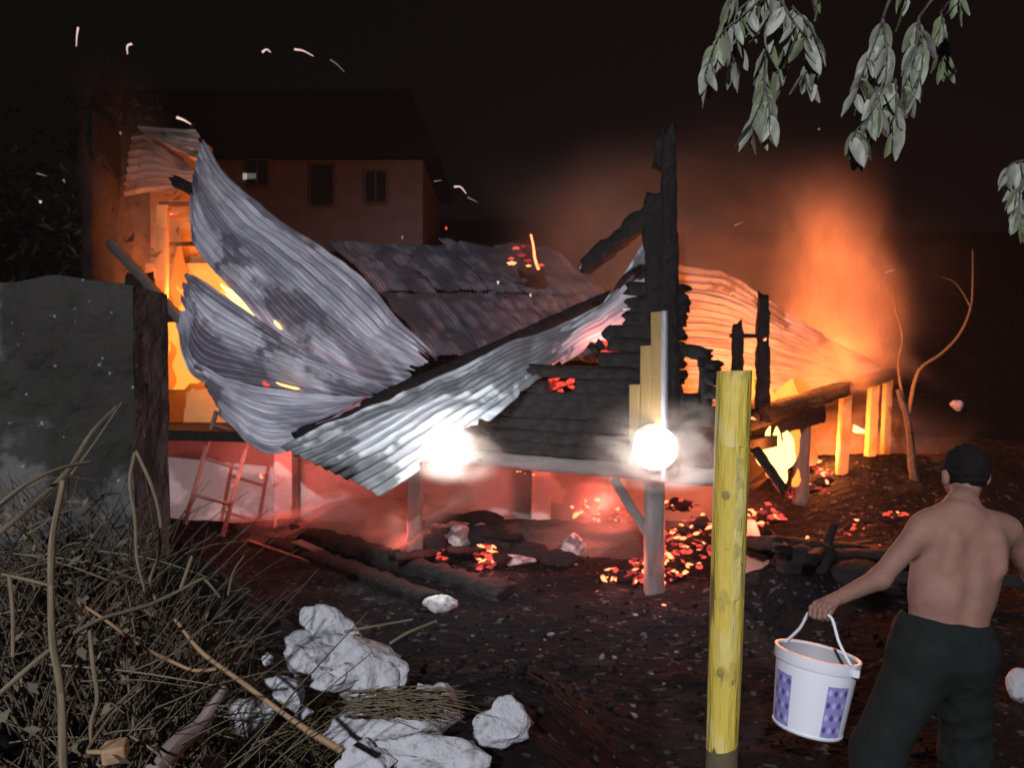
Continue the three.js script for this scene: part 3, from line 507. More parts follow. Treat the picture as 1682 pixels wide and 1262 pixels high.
embers('scattered embers right of the two glowing sticks', 1402, 858, 9.6, 26, 18, 6, 11, 0.4, { hot: 0.4, size: 0.034, chars: 2 });
embers('short line of embers beside the arm of the man', 1448, 902, 8.8, 14, 6, 5, 12, 0, { hot: 0.6, size: 0.034, chars: 2, tilt: 8 });
embers('few dull embers near the shoulder of the man', 1472, 846, 9.4, 16, 5, 5, 13, 0, { hot: 0.1, size: 0.032, chars: 2 });
embers('faint embers at the back foot of the left post', 655, 890, 10.2, 5, 5, 2, 14, 0.6, { hot: 0.3, size: 0.03, chars: 1 });
embers('dull red embers left of the glowing heap by the left post', 728, 912, 9.4, 10, 8, 5, 15, 0.3, { hot: 0.2, size: 0.035, chars: 2 });
embers('single ember glowing before the red wall right of the ladder', 432, 782, 11.2, 2, 6, 2, 16, 3, { hot: 1, size: 0.05, chars: 0 });
embers('ember glowing on a ladder rail', 381, 799, 10.95, 2, 3, 1, 17, 0, { hot: 0.0, size: 0.03, chars: 0 });
embers('line of tiny embers along the beam edge under the floor', 900, 776, 9.3, 50, 5, 7, 18, 0.4, { hot: 0.5, size: 0.022, chars: 0, tilt: 0 });
embers('lone ember on the dark ground in front of the house', 821, 977, 8.0, 3, 3, 2, 19, 0, { hot: 0.6, size: 0.022, chars: 0 });
embers('lone ember on the ground below the red coals of the right post', 1091, 997, 7.6, 3, 4, 2, 20, 0, { hot: 0.4, size: 0.02, chars: 0 });
embers('glowing opening burnt through the log wall, nearest the pale sheet', 922, 632, 9.3, 20, 9, 8, 21, 0.5, { hot: 0.0, size: 0.06, chars: 0 });
embers('orange embers in the burnt gap beside the top of the log wall', 1000, 566, 9.3, 12, 16, 8, 22, 0.8, { hot: 0.25, size: 0.06, chars: 1 });
embers('ember at the pole side of the charred post, under the low wall', 1237, 688, 9.0, 6, 2, 3, 23, 0, { hot: 0.9, size: 0.03, chars: 0 });
embers('embers along the top of the charred rail', 1395, 632, 14.2, 26, 8, 8, 24, 0.5, { hot: 0.15, size: 0.05, chars: 1, tilt: -10 });
embers('bright ember stuck on the tall charred post', 1256, 555, 9.25, 2, 6, 3, 25, 0, { hot: 0.8, size: 0.03, chars: 0 });
embers('small ember on the glowing side roof', 1196, 487, 12.1, 8, 4, 3, 26, 0, { hot: 1, size: 0.03, chars: 0, tilt: -4 });
embers('glowing ember on the door post of the burning room', 283, 348, 12.2, 6, 4, 4, 27, 0, { hot: 0.9, size: 0.04, chars: 0, tilt: 3 });
{ // red glowing stump on the rear roof
  const t = thing('glowing_stump', 'burnt stump with a red-hot upright splinter on the rear roof', 'stump');
  part('stump', timber(P(872, 452, 12.4), P(868, 404, 12.4), 0.34, 0.3, { seed: 44, rough: 0.35, w1: 0.16 }), M.char, t);
  part('glowing_splinter', tube([P(872, 385, 12.2), P(876, 405, 12.2), P(879, 425, 12.2), P(884, 442, 12.1)], 0.014, 0.024, 6, 12, 0.5), M.eHot, t);
  for (const [px, py, s, m] of [[847, 407, 0.05, M.eMid], [860, 405, 0.03, M.eDim], [840, 433, 0.06, M.eHot], [839, 424, 0.04, M.eMid], [868, 437, 0.035, M.eHot], [888, 436, 0.045, M.eMid], [856, 420, 0.06, M.eDim], [866, 428, 0.06, M.eDim]]) { const o = part('ember', coalGeo[px % 4], m, t); o.position.copy(P(px, py, 12.1)); o.scale.setScalar(s); }
  lamp(t, P(862, 420, 11.75), RED, 0.7, 8); settle(t, P(870, 455, 12.4));
}
// slender pieces of timber glowing in the right-hand debris
single('glowing_stick', tube([P(1352, 890, 8.5), P(1345, 915, 8.4), P(1334, 950, 8.2)], 0.03, 0.055, 7, 20, 0.7, 2), M.eHot, 'thick glowing stick, right one of two in the dark debris', 'burning stick');
single('glowing_stick', tube([P(1327, 882, 8.6), P(1318, 905, 8.5), P(1305, 928, 8.4)], 0.014, 0.03, 7, 20, 0.7, 3), M.eHot, 'thin glowing stick, left one of two in the dark debris', 'burning stick');
single('glowing_stick', tube([P(1366, 862, 8.4), P(1356, 905, 8.3), P(1342, 952, 8.15)], 0.05, 0.06, 8, 20, 0.4, 4), M.char, 'blackened stick lying against the thick glowing stick', 'burnt stick');

// sparks and glowing flakes in the air
const sparkGeo = (pts, r) => tube(pts.map(([x, y, d]) => P(x, y, d)), r, r * 0.35, 5, 8);
const SP = (pts, r, label, m = M.spark) => single('spark', sparkGeo(pts, r * 0.72), m, label, 'spark', 'sparks in the night sky');
SP([[129, 45, 13], [127, 58, 13], [126, 76, 13]], 0.022, 'upright spark at the top left corner of the sky');
SP([[217, 72, 13], [210, 75, 13], [210, 89, 13]], 0.026, 'hooked spark right of the upright spark');
SP([[431, 86, 15], [438, 81, 15], [445, 86, 15]], 0.03, 'short bent spark beside the long curved spark');
SP([[484, 81, 15], [497, 83, 15], [515, 92, 15]], 0.026, 'long curved spark high over the far house', M.spark);
SP([[543, 98, 15], [553, 105, 15], [566, 118, 15]], 0.016, 'very faint spark below the long curved spark', M.sparkDim);
SP([[291, 193, 12], [302, 197, 12], [314, 204, 12]], 0.03, 'pinkish spark on top of the burning room');
SP([[746, 307, 18], [756, 307, 18], [766, 318, 18]], 0.03, 'curled spark right of the far house', M.spark);
SP([[768, 324, 18], [776, 328, 18], [784, 332, 18]], 0.02, 'dim spark trailing the curled spark', M.sparkDim);
SP([[713, 298, 18], [720, 297, 18], [726, 296, 18]], 0.018, 'dim spark at the corner of the far house', M.sparkDim);
SP([[733, 373, 17], [733, 378, 17]], 0.04, 'round reddish spark below the curled spark', M.eMid);
SP([[661, 388, 17], [661, 393, 17]], 0.035, 'small spark at the foot of the far house wall', M.sparkDim);
SP([[62, 285, 12], [70, 287, 12], [77, 289, 12]], 0.018, 'dim level spark over the rendered wall', M.sparkDim);
SP([[105, 295, 12], [107, 300, 12]], 0.024, 'tiny spark right of the dim level spark', M.sparkDim);
SP([[67, 330, 12], [67, 334, 12]], 0.03, 'round bright spark over the rendered wall', M.spark);
SP([[198, 217, 12.2], [199, 221, 12.2]], 0.03, 'reddish spark at the left of the burning room roof', M.sparkDim);
SP([[818, 462, 11.8], [818, 467, 11.8]], 0.026, 'pale flake on the rear roof, left of the stump', M.spark);
SP([[871, 483, 11.4], [872, 488, 11.4]], 0.022, 'pale flake on the rear roof, under the stump', M.spark);
SP([[1206, 370, 12], [1212, 368, 12], [1221, 364, 12]], 0.008, 'thin faint spark in the red smoke', M.sparkDim);
SP([[1344, 212, 10], [1346, 212, 10]], 0.02, 'tiny spark below the hanging leaves', M.sparkDim);
SP([[1454, 448, 12], [1462, 445, 12], [1469, 443, 12]], 0.016, 'faint spark in the bare branches', M.sparkDim);

// ---------- smoke ----------
// thin folded veils of smoke, thickest along their middle; the fires below light them
const smokeMat = new THREE.MeshPhysicalMaterial({ color: rgb(0.52, 0.42, 0.36), vertexColors: true, transparent: true, roughness: 1, transmission: 0.5, thickness: 0, specularIntensity: 0, side: THREE.DoubleSide, depthWrite: false });
function veil(path, turn, seed, dens) {
  const A = new THREE.CatmullRomCurve3(path.map(([x, y, d]) => P(x, y, d))), wAt = (t) => { const k = t * (path.length - 1), i = Math.min(path.length - 2, Math.floor(k)); return mix(path[i][3], path[i + 1][3], k - i); };
  const nu = 46, nv = 34, pos = [], col = [], idx = [], sx = Math.cos(turn), sz = Math.sin(turn);
  for (let i = 0; i <= nu; i++) {
    const t = i / nu, c = A.getPoint(t), w = wAt(t) * (1 + 0.35 * n3(t * 3.5, seed * 2, turn)); c.x += 0.3 * wAt(t) * n3(t * 2.6, seed, 4);
    for (let j = 0; j <= nv; j++) {
      const s = j / nv * 2 - 1, fold = 0.38 * w * fbm3(t * 3 + seed * 9, s * 1.3, seed, 3);
      pos.push(c.x + sx * s * w - sz * fold, c.y + 0.2 * w * n3(s * 2, t * 3, seed), c.z + sz * s * w + sx * fold);
      const edge = (1 - s * s) ** 2 * step(0, 0.16, t) * (1 - step(0.34, 0.97, t)), n = clamp(0.72 + 0.6 * fbm3(pos.at(-3) * 0.9 + seed, pos.at(-2) * 0.7, pos.at(-1) * 0.9, 4), 0.05, 1.1);
      col.push(1, 1, 1, clamp(edge * n * dens, 0, 0.85));
    }
  }
  const w = nv + 1; for (let i = 0; i < nu; i++) for (let j = 0; j < nv; j++) { const o = i * w + j; idx.push(o, o + 1, o + w, o + 1, o + w + 1, o + w); }
  const g = new THREE.BufferGeometry(); g.setAttribute('position', new THREE.Float32BufferAttribute(pos, 3)); g.setAttribute('color', new THREE.Float32BufferAttribute(col, 4)); g.setIndex(idx); g.computeVertexNormals(); return g;
}
function smoke(label, path, turns, dens) {
  const g = mergeGeometries(turns.map((a, i) => veil(path, a, i * 3.7 + path[0][0] * 0.01, dens)));
  const m = single('smoke', g, smokeMat, label, 'smoke', null, 'stuff'); m.castShadow = false; return m;
}
fire('flames behind the ridge of the glowing side roof, under the smoke column', [[1352, 640, 1350, 566, 14.6, 0.22, M.fYellow], [1385, 640, 1388, 590, 14.7, 0.2, M.fOrange], [1315, 640, 1312, 560, 14.5, 0.2, M.fOrange]], [[1345, 560, 14.9, 34], [1345, 450, 15.2, 28]]);
smoke('thick orange smoke column rising behind the glowing side roof', [[1330, 640, 14.2, 1.7], [1345, 560, 14.2, 1.6], [1352, 470, 14.2, 1.35], [1352, 390, 14.3, 1.15], [1345, 310, 14.5, 1.2], [1330, 200, 14.8, 1.5]], [0.05, 0.4, -0.4], 0.85);
smoke('thin haze before the right part of the glowing side roof', [[1330, 668, 11.6, 1.0], [1350, 610, 11.7, 1.2], [1370, 550, 11.8, 1.1], [1385, 480, 12.0, 0.9]], [0.05, 0.4], 0.4);
smoke('wide dull red smoke drifting left over the glowing side roof', [[1270, 640, 12.9, 2.2], [1230, 530, 13.0, 2.9], [1190, 420, 13.1, 3.1], [1150, 300, 13.3, 3.2], [1120, 150, 13.6, 3.2]], [0.05, -0.35], 0.22);
smoke('brown smoke around the burning room at the upper left', [[250, 560, 12.2, 0.9], [235, 430, 12.2, 1.0], [225, 320, 12.3, 1.2], [205, 190, 12.6, 1.3], [180, 40, 13, 1.6]], [0.3, 1.7], 0.5);
smoke('reddish smoke drifting over the rear roof', [[1060, 560, 11.4, 1.3], [1010, 440, 11.4, 1.7], [980, 330, 11.8, 2.0], [950, 200, 12.4, 2.4]], [0.1, 0.5], 0.26);
smoke('orange haze low beneath the charred rail', [[1320, 840, 13.2, 1.6], [1340, 780, 13.3, 2.0], [1365, 715, 13.4, 2.0], [1395, 640, 13.5, 1.6]], [0.1, 0.5], 0.75);
smoke('pink smoke under the house floor', [[560, 920, 10.4, 1.4], [600, 850, 10.4, 1.7], [700, 790, 10.6, 1.6], [760, 740, 10.9, 1.3]], [0.15, 0.5], 0.9);
smoke('red smoke creeping between the embers behind the right post', [[930, 930, 9.9, 1.2], [980, 870, 10.0, 1.6], [1060, 810, 10.1, 1.6], [1120, 760, 10.2, 1.2]], [0.1, 0.5], 0.34);
smoke('thin smoke drifting round the lamp below the pale sheet', [[742, 800, 7.72, 0.75], [742, 745, 7.70, 0.85], [744, 690, 7.72, 0.8], [748, 630, 7.75, 0.7]], [0.02], 0.3);
smoke('thin smoke drifting round the lamp on the right post', [[1076, 800, 7.47, 0.7], [1076, 742, 7.45, 0.8], [1077, 690, 7.46, 0.75], [1078, 630, 7.5, 0.65]], [0.02], 0.6);

// ---------- beams, boards and litter on the ground ----------
single('burnt_beam', timber(P(396, 872, 11.6), P(712, 994, 7.7), 0.26, 0.22, { seed: 101, rough: 0.1, seg: 70 }), M.char, 'long burnt beam lying from the ladder towards the white rubble', 'beam');
single('burnt_beam', timber(P(470, 868, 10.9), P(830, 985, 8.0), 0.3, 0.26, { seed: 102, rough: 0.14, seg: 70 }), M.char, 'burnt beam in front of the left post, behind the longer beam', 'beam');
single('glowing_board', timber(P(410, 893, 10.4), P(556, 944, 9.2), 0.05, 0.09, { seed: 103, rough: 0.06 }), M.strawWarm, 'narrow reddish board lying in front of the ladder', 'board');
single('broken_block', chunk(0.17, 0.09, 0.12, 61, { rough: 0.35 }), M.ash, 'pale broken lump at the end of the long burnt beam', 'lump').position.copy(P(722, 1006, 7.5));
single('board_end', timber(P(486, 890, 10.0), P(524, 906, 9.7), 0.16, 0.05, { seed: 104, rough: 0.08 }), M.greyWood, 'short pale board end between the reddish board and the left post', 'board');
single('leaning_board', boxUV(sheet([P(1196, 850, 9.0), P(1240, 856, 8.95)], [P(1192, 1000, 7.5), P(1290, 992, 7.6)], 1, { seed: 105, amp: 0, crumple: 0.02, seg: 20, per: 12, thick: 0.03 })), M.tin, 'smooth board leaning behind the foot of the yellow pole, lit orange', 'board');
{
  const r = rng(9), t = thing('debris_heap', 'dark heap of charred timber at the right, between pole and man', 'debris heap');
  for (let i = 0; i < 16; i++) { const x = 2.45 + r() * 1.9, z = -7.5 - r() * 1.5, a = r() * 3.1, l = 0.4 + r() * 0.6, y = ground(x, z) + 0.05 + r() * 0.18; part('charred_timber', timber(V(x - Math.cos(a) * l, y, z - Math.sin(a) * l), V(x + Math.cos(a) * l, y + (r() - 0.4) * 0.5, z + Math.sin(a) * l), 0.1 + r() * 0.08, 0.09 + r() * 0.06, { seed: 110 + i, rough: 0.16, seg: 14 }), M.char, t); }
  for (let i = 0; i < 8; i++) { const x = 2.5 + r() * 1.8, z = -7.6 - r() * 1.3; part('charred_lump', chunk(0.2 + r() * 0.14, 0.13 + r() * 0.1, 0.17, 130 + i, { detail: 2 }), M.char, t).position.set(x, ground(x, z) + 0.08, z); }
  settle(t, V(3.3, ground(3.3, -8), -8));
}
{
  const r = rng(12), t = thing('debris_heap', 'burnt rubble and ash under the house floor, between the two posts', 'debris heap');
  for (let i = 0; i < 40; i++) { const s = r(), q = at(s * 1.3 - 0.5), x = q.x + r() * 1.2, z = q.z - r() * 2.2; part(i % 3 ? 'charred_lump' : 'ash_lump', chunk(0.14 + r() * 0.26, 0.07 + r() * 0.16, 0.14 + r() * 0.1, 140 + i, { detail: 2 }), i % 3 ? M.char : M.ash, t).position.set(x, ground(x, z) + 0.04, z); }
  for (let i = 0; i < 9; i++) { const x = -1.6 + r() * 3.2, z = -9.2 - r() * 2, a = r() * 3.1, l = 0.3 + r() * 0.5; part('charred_timber', timber(V(x - Math.cos(a) * l, ground(x, z) + 0.08, z - Math.sin(a) * l), V(x + Math.cos(a) * l, ground(x, z) + 0.14 + r() * 0.25, z + Math.sin(a) * l), 0.09, 0.08, { seed: 170 + i, rough: 0.16, seg: 12 }), M.char, t); }
  settle(t, V(0, 0, -10));
}
{ // cinders and small stones covering the yard
  const r = rng(57), N = 2600, g = chunk(1, 0.6, 0.8, 9, { detail: 1, rough: 0.5 }), im = new THREE.InstancedMesh(g, dull({ color: rgb(1, 1, 1), specularIntensity: 0.15 }), N), o = new THREE.Object3D(), c = new THREE.Color();
  im.name = 'cinders';
  for (let i = 0; i < N; i++) {
    const d = 3.6 + 7.4 * r() * (0.4 + 0.6 * r()), x = -2.6 + r() * 7.4, s = 0.008 + 0.026 * r() ** 3; o.position.copy(onG(x, -d, s * 0.3)); o.scale.setScalar(s); o.rotation.set(r() * 6, r() * 6, r() * 6); o.updateMatrix(); im.setMatrixAt(i, o.matrix);
    const k = 0.006 + 0.03 * r() ** 5; c.setRGB(k, k * 0.97, k); im.setColorAt(i, c);
  }
  tag(im, 'countless cinders and little stones strewn over the burnt yard', 'cinders', null, 'stuff'); scene.add(im);
}
// pale chips scattered over the dark yard
{
  const chip = [1, 2, 3].map((s) => chunk(1, 0.5, 0.7, 200 + s, { detail: 2, rough: 0.4 })), r = rng(21);
  const spots = [[988, 1083, 16, 0], [1010, 1081, 11, 1], [905, 1043, 13, 1], [887, 1068, 5, 0], [1045, 1012, 12, 1], [1084, 1014, 6, 1], [1070, 1108, 8, 1], [1090, 1124, 7, 0], [1040, 1176, 14, 1], [1040, 1160, 9, 1], [833, 1086, 5, 0], [941, 1096, 9, 1], [870, 1116, 10, 1], [776, 1045, 7, 0], [895, 1052, 6, 1], [1110, 1072, 8, 1], [1066, 960, 6, 1], [918, 930, 8, 1], [946, 928, 6, 1], [980, 972, 6, 1], [1020, 1108, 5, 1], [1132, 1100, 6, 1], [962, 1170, 6, 1], [800, 1060, 5, 1]];
  spots.forEach(([px, py, s, dim], i) => {
    const k = (py - CY) / F; let d = EYE / k; for (let n = 0; n < 6; n++) d = (EYE - ground((px - CX) / F * d, -d)) / k;
    const c = P(px, py, d), o = part('pale_chip', chip[i % 3], dim ? M.ash : M.rubble);
    o.position.copy(c); o.scale.setScalar(s / F * d * 0.62); if (i === 0) o.rotation.z = 1.1; else o.rotation.y = r() * 6;
    const own = { 0: 'largest white chip on the dark yard, standing on edge left of the pole', 1: 'dull chip touching the largest white chip on its right', 2: 'flat pale chip on the yard, up and left of the largest white chip', 4: 'pale chip just below the foot of the right post', 8: 'broad grey chip between the white cord and the yellow pole', 9: 'grey chip right above the broad grey chip near the pole', 13: 'pale chip right of the topmost white rubble lump' }[i];
    tag(o, own ?? 'small pale chip lying on the dark burnt yard', 'chip', own ? null : 'pale chips on the burnt yard');
  });
  single('bent_scrap', tube([P(886, 1198, 4.9), P(892, 1184, 4.85), P(905, 1182, 4.85), P(920, 1196, 4.9)], 0.028, 0.02, 7, 14, 0.5), M.ash, 'bent grey scrap on the dark ground beside the white rubble', 'scrap');
  single('white_rope', tube([P(866, 1200, 4.3), P(905, 1222, 4.1), P(950, 1243, 3.95), P(1012, 1266, 3.8), P(1060, 1290, 3.7)], 0.013, 0.013, 7, 40, 0.2), M.white, 'thin white cord running over the ground below the white rubble', 'cord');
  single('pale_stone', chunk(0.09, 0.11, 0.09, 77, { rough: 0.3 }), M.rubble, 'pale stone at the right edge beside the man', 'stone').position.copy(P(1680, 1156, 5.0));
  single('pale_stone', chunk(0.11, 0.1, 0.1, 79), M.ash, 'dim pale stone on the slope right of the veranda posts', 'stone').position.copy(P(1572, 676, 13));
}

// ---------- white rubble on the bank ----------
function rub(px, py, d, sx, sy, sz, seed, label, o = {}) {
  const g = chunk(sx, sy, sz, seed, { detail: 5, rough: 0.34, facets: 0.75, ...o }); if (o.rz) g.rotateZ(o.rz);
  const m = single('plaster_rubble', g, M.rubble, label, 'rubble', 'white rubble on the bank'); m.position.add(P(px, py, d)); return m;
}
rub(545, 1030, 3.75, 0.15, 0.085, 0.11, 301, 'topmost white lump of the rubble pile, farthest from the viewer', { rz: -0.5 });
rub(520, 1078, 3.6, 0.20, 0.13, 0.16, 302, 'cracked white block left below the topmost lump');
rub(606, 1100, 3.5, 0.21, 0.14, 0.17, 303, 'large cracked white block with a ragged lower edge, right of the pile', { rz: -0.25 });
rub(560, 1112, 3.4, 0.13, 0.06, 0.1, 304, 'flat white slab wedged between the two large cracked blocks');
rub(472, 1142, 3.2, 0.10, 0.06, 0.08, 305, 'rounded whitish lump by the long warm cane, below the cracked blocks', { rz: -0.6 });
rub(408, 1174, 3.05, 0.10, 0.075, 0.09, 306, 'whitish stone left of the long warm cane');
rub(640, 1188, 3.15, 0.26, 0.13, 0.16, 307, 'broad white slab covered by straw, at the bottom centre', { rz: 0.1 });
rub(722, 1150, 3.25, 0.12, 0.08, 0.12, 308, 'grey-white end of the straw covered slab', { rz: -0.5 });
rub(815, 1188, 3.15, 0.135, 0.10, 0.11, 309, 'smooth white block with jagged lower corners, rightmost of the rubble');
rub(700, 1250, 2.95, 0.24, 0.12, 0.14, 310, 'white block with pleated front at the bottom edge');
rub(600, 1262, 2.85, 0.13, 0.1, 0.1, 311, 'white lump cut by the bottom edge, left of the pleated block');
rub(538, 1122, 3.35, 0.045, 0.04, 0.04, 312, 'small white stone under the cracked block, left of a dark gap');
rub(526, 1108, 3.4, 0.045, 0.04, 0.04, 313, 'small grey stone above the small white stone', {});
rub(438, 1084, 3.5, 0.03, 0.028, 0.03, 314, 'pebble sized white stone among the dry stalks');
rub(500, 1170, 3.1, 0.035, 0.03, 0.03, 315, 'yellowish little stone touching the long warm cane');
rub(820, 1262, 3.35, 0.09, 0.05, 0.08, 316, 'white piece at the bottom edge under the smooth block');
rub(880, 1262, 3.5, 0.05, 0.03, 0.05, 317, 'small grey piece at the bottom edge beside the white cord', {});
rub(345, 1254, 2.6, 0.05, 0.03, 0.04, 318, 'small pale stone at the bottom edge, left of the straw');

// ---------- dry canes and brush at the left ----------
const cane = (label, pts, r0, r1, mat = M.straw) => single('dry_cane', tube(pts.map(([x, y, d]) => P(x, y, d)), r0 * 0.74, r1 * 0.74, 7, pts.length * 7, 0.22, pts[0][0]), mat, label, 'dry cane', 'dry canes on the bank');
cane('tall upright cane at the left, crossing the whole bank from top to bottom', [[104, 790, 2.3], [88, 880, 2.25], [84, 970, 2.2], [88, 1060, 2.15], [100, 1130, 2.1], [106, 1270, 2.0]], 0.011, 0.016);
cane('long warm brown cane slanting down to the white rubble', [[288, 1018, 2.7], [330, 1070, 2.65], [410, 1130, 2.6], [490, 1190, 2.55], [562, 1234, 2.5]], 0.008, 0.015, M.strawWarm);
cane('arched cane leaving the long warm cane towards the upper left', [[130, 990, 2.5], [172, 1018, 2.5], [230, 1060, 2.55], [280, 1086, 2.6], [320, 1102, 2.6], [355, 1100, 2.62]], 0.006, 0.009, M.strawWarm);
cane('straight cane rising from the left edge to the broken fork', [[-10, 1148, 2.1], [90, 1062, 2.2], [160, 1020, 2.3], [250, 992, 2.45], [335, 950, 2.6]], 0.010, 0.008);
cane('short stub pointing up from the broken fork', [[298, 968, 2.55], [306, 945, 2.55], [316, 914, 2.55]], 0.009, 0.007);
cane('thin twig bending down right of the broken fork', [[335, 950, 2.6], [348, 964, 2.6], [362, 982, 2.62]], 0.006, 0.005);
cane('right one of two long bowed stalks in front of the dark gap', [[224, 742, 2.9], [250, 800, 2.85], [264, 860, 2.8], [262, 910, 2.8], [246, 960, 2.75], [256, 985, 2.7]], 0.009, 0.007);
cane('left one of two long bowed stalks in front of the dark gap', [[222, 745, 2.9], [214, 790, 2.85], [222, 850, 2.8], [226, 920, 2.75], [240, 975, 2.7]], 0.009, 0.007);
cane('cane bent into a hook low at the left, below the straight cane', [[146, 1022, 2.3], [152, 1080, 2.25], [160, 1150, 2.2], [150, 1190, 2.15], [150, 1270, 2.1]], 0.008, 0.008);
cane('thin grey cane at the left edge with a side arm', [[16, 945, 2.2], [22, 1010, 2.15], [22, 1080, 2.1]], 0.008, 0.006);
cane('side arm reaching from the left edge to the tall upright cane', [[5, 944, 2.2], [45, 953, 2.2], [82, 962, 2.2]], 0.006, 0.006);
cane('pale cane rising steeply along the wall edge at the left', [[-10, 884, 2.4], [60, 825, 2.6], [110, 775, 2.8], [150, 712, 3.0], [192, 668, 3.2]], 0.012, 0.009);
cane('second pale cane beside the wall edge, lower than the steep one', [[-10, 838, 2.5], [50, 792, 2.6], [105, 768, 2.7], [150, 760, 2.8]], 0.01, 0.008);
cane('thin straight straw leaning against the wall edge', [[118, 780, 3.1], [158, 725, 3.3], [200, 662, 3.5]], 0.008, 0.005);
cane('dark twig standing right of the broken fork', [[375, 978, 2.9], [384, 940, 2.95], [402, 912, 3.0]], 0.007, 0.004, M.strawDark);
cane('stem crossing behind the rubble pile, pointing to the burnt beam', [[566, 1038, 3.6], [610, 1030, 3.6], [678, 1018, 3.6]], 0.009, 0.006);
cane('cut stem leaning on the large cracked block', [[640, 1058, 3.45], [670, 1040, 3.5], [718, 1020, 3.55]], 0.010, 0.008);
cane('faint vertical stalk in the dark brush, right of the hooked cane', [[206, 1060, 2.5], [212, 1130, 2.4], [222, 1210, 2.3]], 0.006, 0.006, M.strawDark);
cane('pinkish flat stem in the dark brush at the bottom', [[370, 1130, 2.5], [330, 1190, 2.4], [290, 1225, 2.3], [250, 1275, 2.2]], 0.016, 0.05, std({ color: rgb(0.17, 0.125, 0.12), roughness: 0.9 }));
{ // cut pale stub
  const t = thing('cut_stub', 'pale sawn stub with a twig at the bottom left', 'stub'), c = P(190, 1235, 2.1);
  const b = part('block', box(0.06, 0.045, 0.06, 0.008), M.strawWarm, t); b.position.copy(c); b.rotation.set(0.1, 0.3, 0.05);
  part('twig', tube([P(134, 1236, 2.1), P(172, 1236, 2.1)], 0.006, 0.008, 6), M.strawWarm, t); settle(t, c.clone().add(V(0, -0.04, 0)));
}
{ // tangled brush: fine stems, straw blades and dead leaves, too many to count
  const r = rng(33), fine = [], geo = [];
  for (let i = 0; i < 520; i++) {
    const d = 1.9 + r() * 2.1, px = -30 + r() * (d > 3 ? 480 : 430) * (0.6 + 0.4 * r()), x = (px - CX) / F * d, gy = ground(x, -d), a = r() * 6.28, l = 0.15 + r() * 0.5, lean = 0.3 + r() * 0.9;
    const b = V(x, gy - 0.02, -d), m = b.clone().add(V(Math.cos(a) * l * lean * 0.5, l * 0.6, Math.sin(a) * l * lean * 0.5)), e = b.clone().add(V(Math.cos(a) * l * lean, l * (0.7 + r() * 0.4), Math.sin(a) * l * lean));
    fine.push(tube([b, m, e], 0.0035 + r() * 0.003, 0.0015, 4, 5));
  }
  single('brush', mergeGeometries(fine), M.strawDark, 'tangled dark dry brush covering the bank at the left', 'brush', null, 'stuff');
  const twigs = [];
  for (let i = 0; i < 130; i++) {
    const d = 2.0 + r() * 1.7, px = -30 + r() * 440, x = (px - CX) / F * d, b = V(x, ground(x, -d) + r() * (px < 230 ? 0.45 : 0.12), -d), a = r() * 6.28, l = 0.2 + r() * 0.4, s = (r() - 0.3) * 0.9;
    const dir = V(Math.cos(a), s, Math.sin(a)).normalize(), m = b.clone().addScaledVector(dir, l * 0.5).add(V(0, 0.03 * r(), 0)), e = b.clone().addScaledVector(dir, l).add(V(0, -0.03 * r(), 0)), q = 0.0025 + r() * 0.0035;
    twigs.push(tube([b, m, e], q, q * 0.4, 5, 8, 0.2, i)); twigs.push(tube([m, m.clone().addScaledVector(dir, l * 0.2).add(V((r() - 0.5) * l * 0.5, r() * l * 0.3, (r() - 0.5) * l * 0.4))], q * 0.6, q * 0.25, 4, 4));
  }
  single('dry_twigs', mergeGeometries(twigs), M.straw, 'many thin forked twigs tangled in the dark brush', 'twigs', null, 'stuff');
  for (let i = 0; i < 900; i++) {
    const d = 2.1 + r() * 1.6, px = 290 + r() * 330 + (r() - 0.5) * 40, x = (px - CX) / F * d, gy = ground(x, -d), a = r() * 6.28, l = 0.08 + r() * 0.2, b = V(x, gy - 0.01, -d);
    geo.push(tube([b, b.clone().add(V(Math.cos(a) * l * 0.6, l * 0.42, Math.sin(a) * l * 0.6)), b.clone().add(V(Math.cos(a) * l * 1.3, l * (0.2 + r() * 0.3), Math.sin(a) * l * 1.3))], 0.0028, 0.001, 4, 5));
  }
  single('dry_grass', mergeGeometries(geo), M.grass, 'flattened dry grass between the canes and the white rubble', 'grass', null, 'stuff');
  const straw = [];
  for (let i = 0; i < 260; i++) { const px = 560 + r() * 150, py = 1135 + r() * 45, d = 3.0 + (r() - 0.5) * 0.2, b = P(px, py, d), a = (r() - 0.5) * 0.9, l = 0.06 + r() * 0.14; straw.push(tube([b, b.clone().add(V(l * 0.5, 0.02 * r() + a * 0.03, 0.02)), b.clone().add(V(l, a * 0.08, 0.03 * r()))], 0.0028, 0.0014, 4, 4)); }
  single('straw_layer', mergeGeometries(straw), M.straw, 'layer of pale straw lying on the broad white slab', 'straw', null, 'stuff');
  const dead = []; for (let i = 0; i < 420; i++) { const d = 2.0 + r() * 1.8, px = -20 + r() * 440, x = (px - CX) / F * d, s = 0.012 + r() * 0.022, y = ground(x, -d) + r() * 0.5 * (px < 260 ? 1 : 0.4), q = V(x, y, -d), u = V(r() - 0.5, r() - 0.5, r() - 0.5).normalize(), v = V(r() - 0.5, r() - 0.5, r() - 0.5).cross(u).normalize(); const g = new THREE.BufferGeometry(); g.setAttribute('position', new THREE.Float32BufferAttribute([q.clone().addScaledVector(u, -s), q.clone().addScaledVector(v, s * 0.5), q.clone().addScaledVector(u, s), q.clone().addScaledVector(v, -s * 0.45)].flatMap((p) => [p.x, p.y, p.z]), 3)); g.setIndex([0, 1, 2, 0, 2, 3]); dead.push(g); }
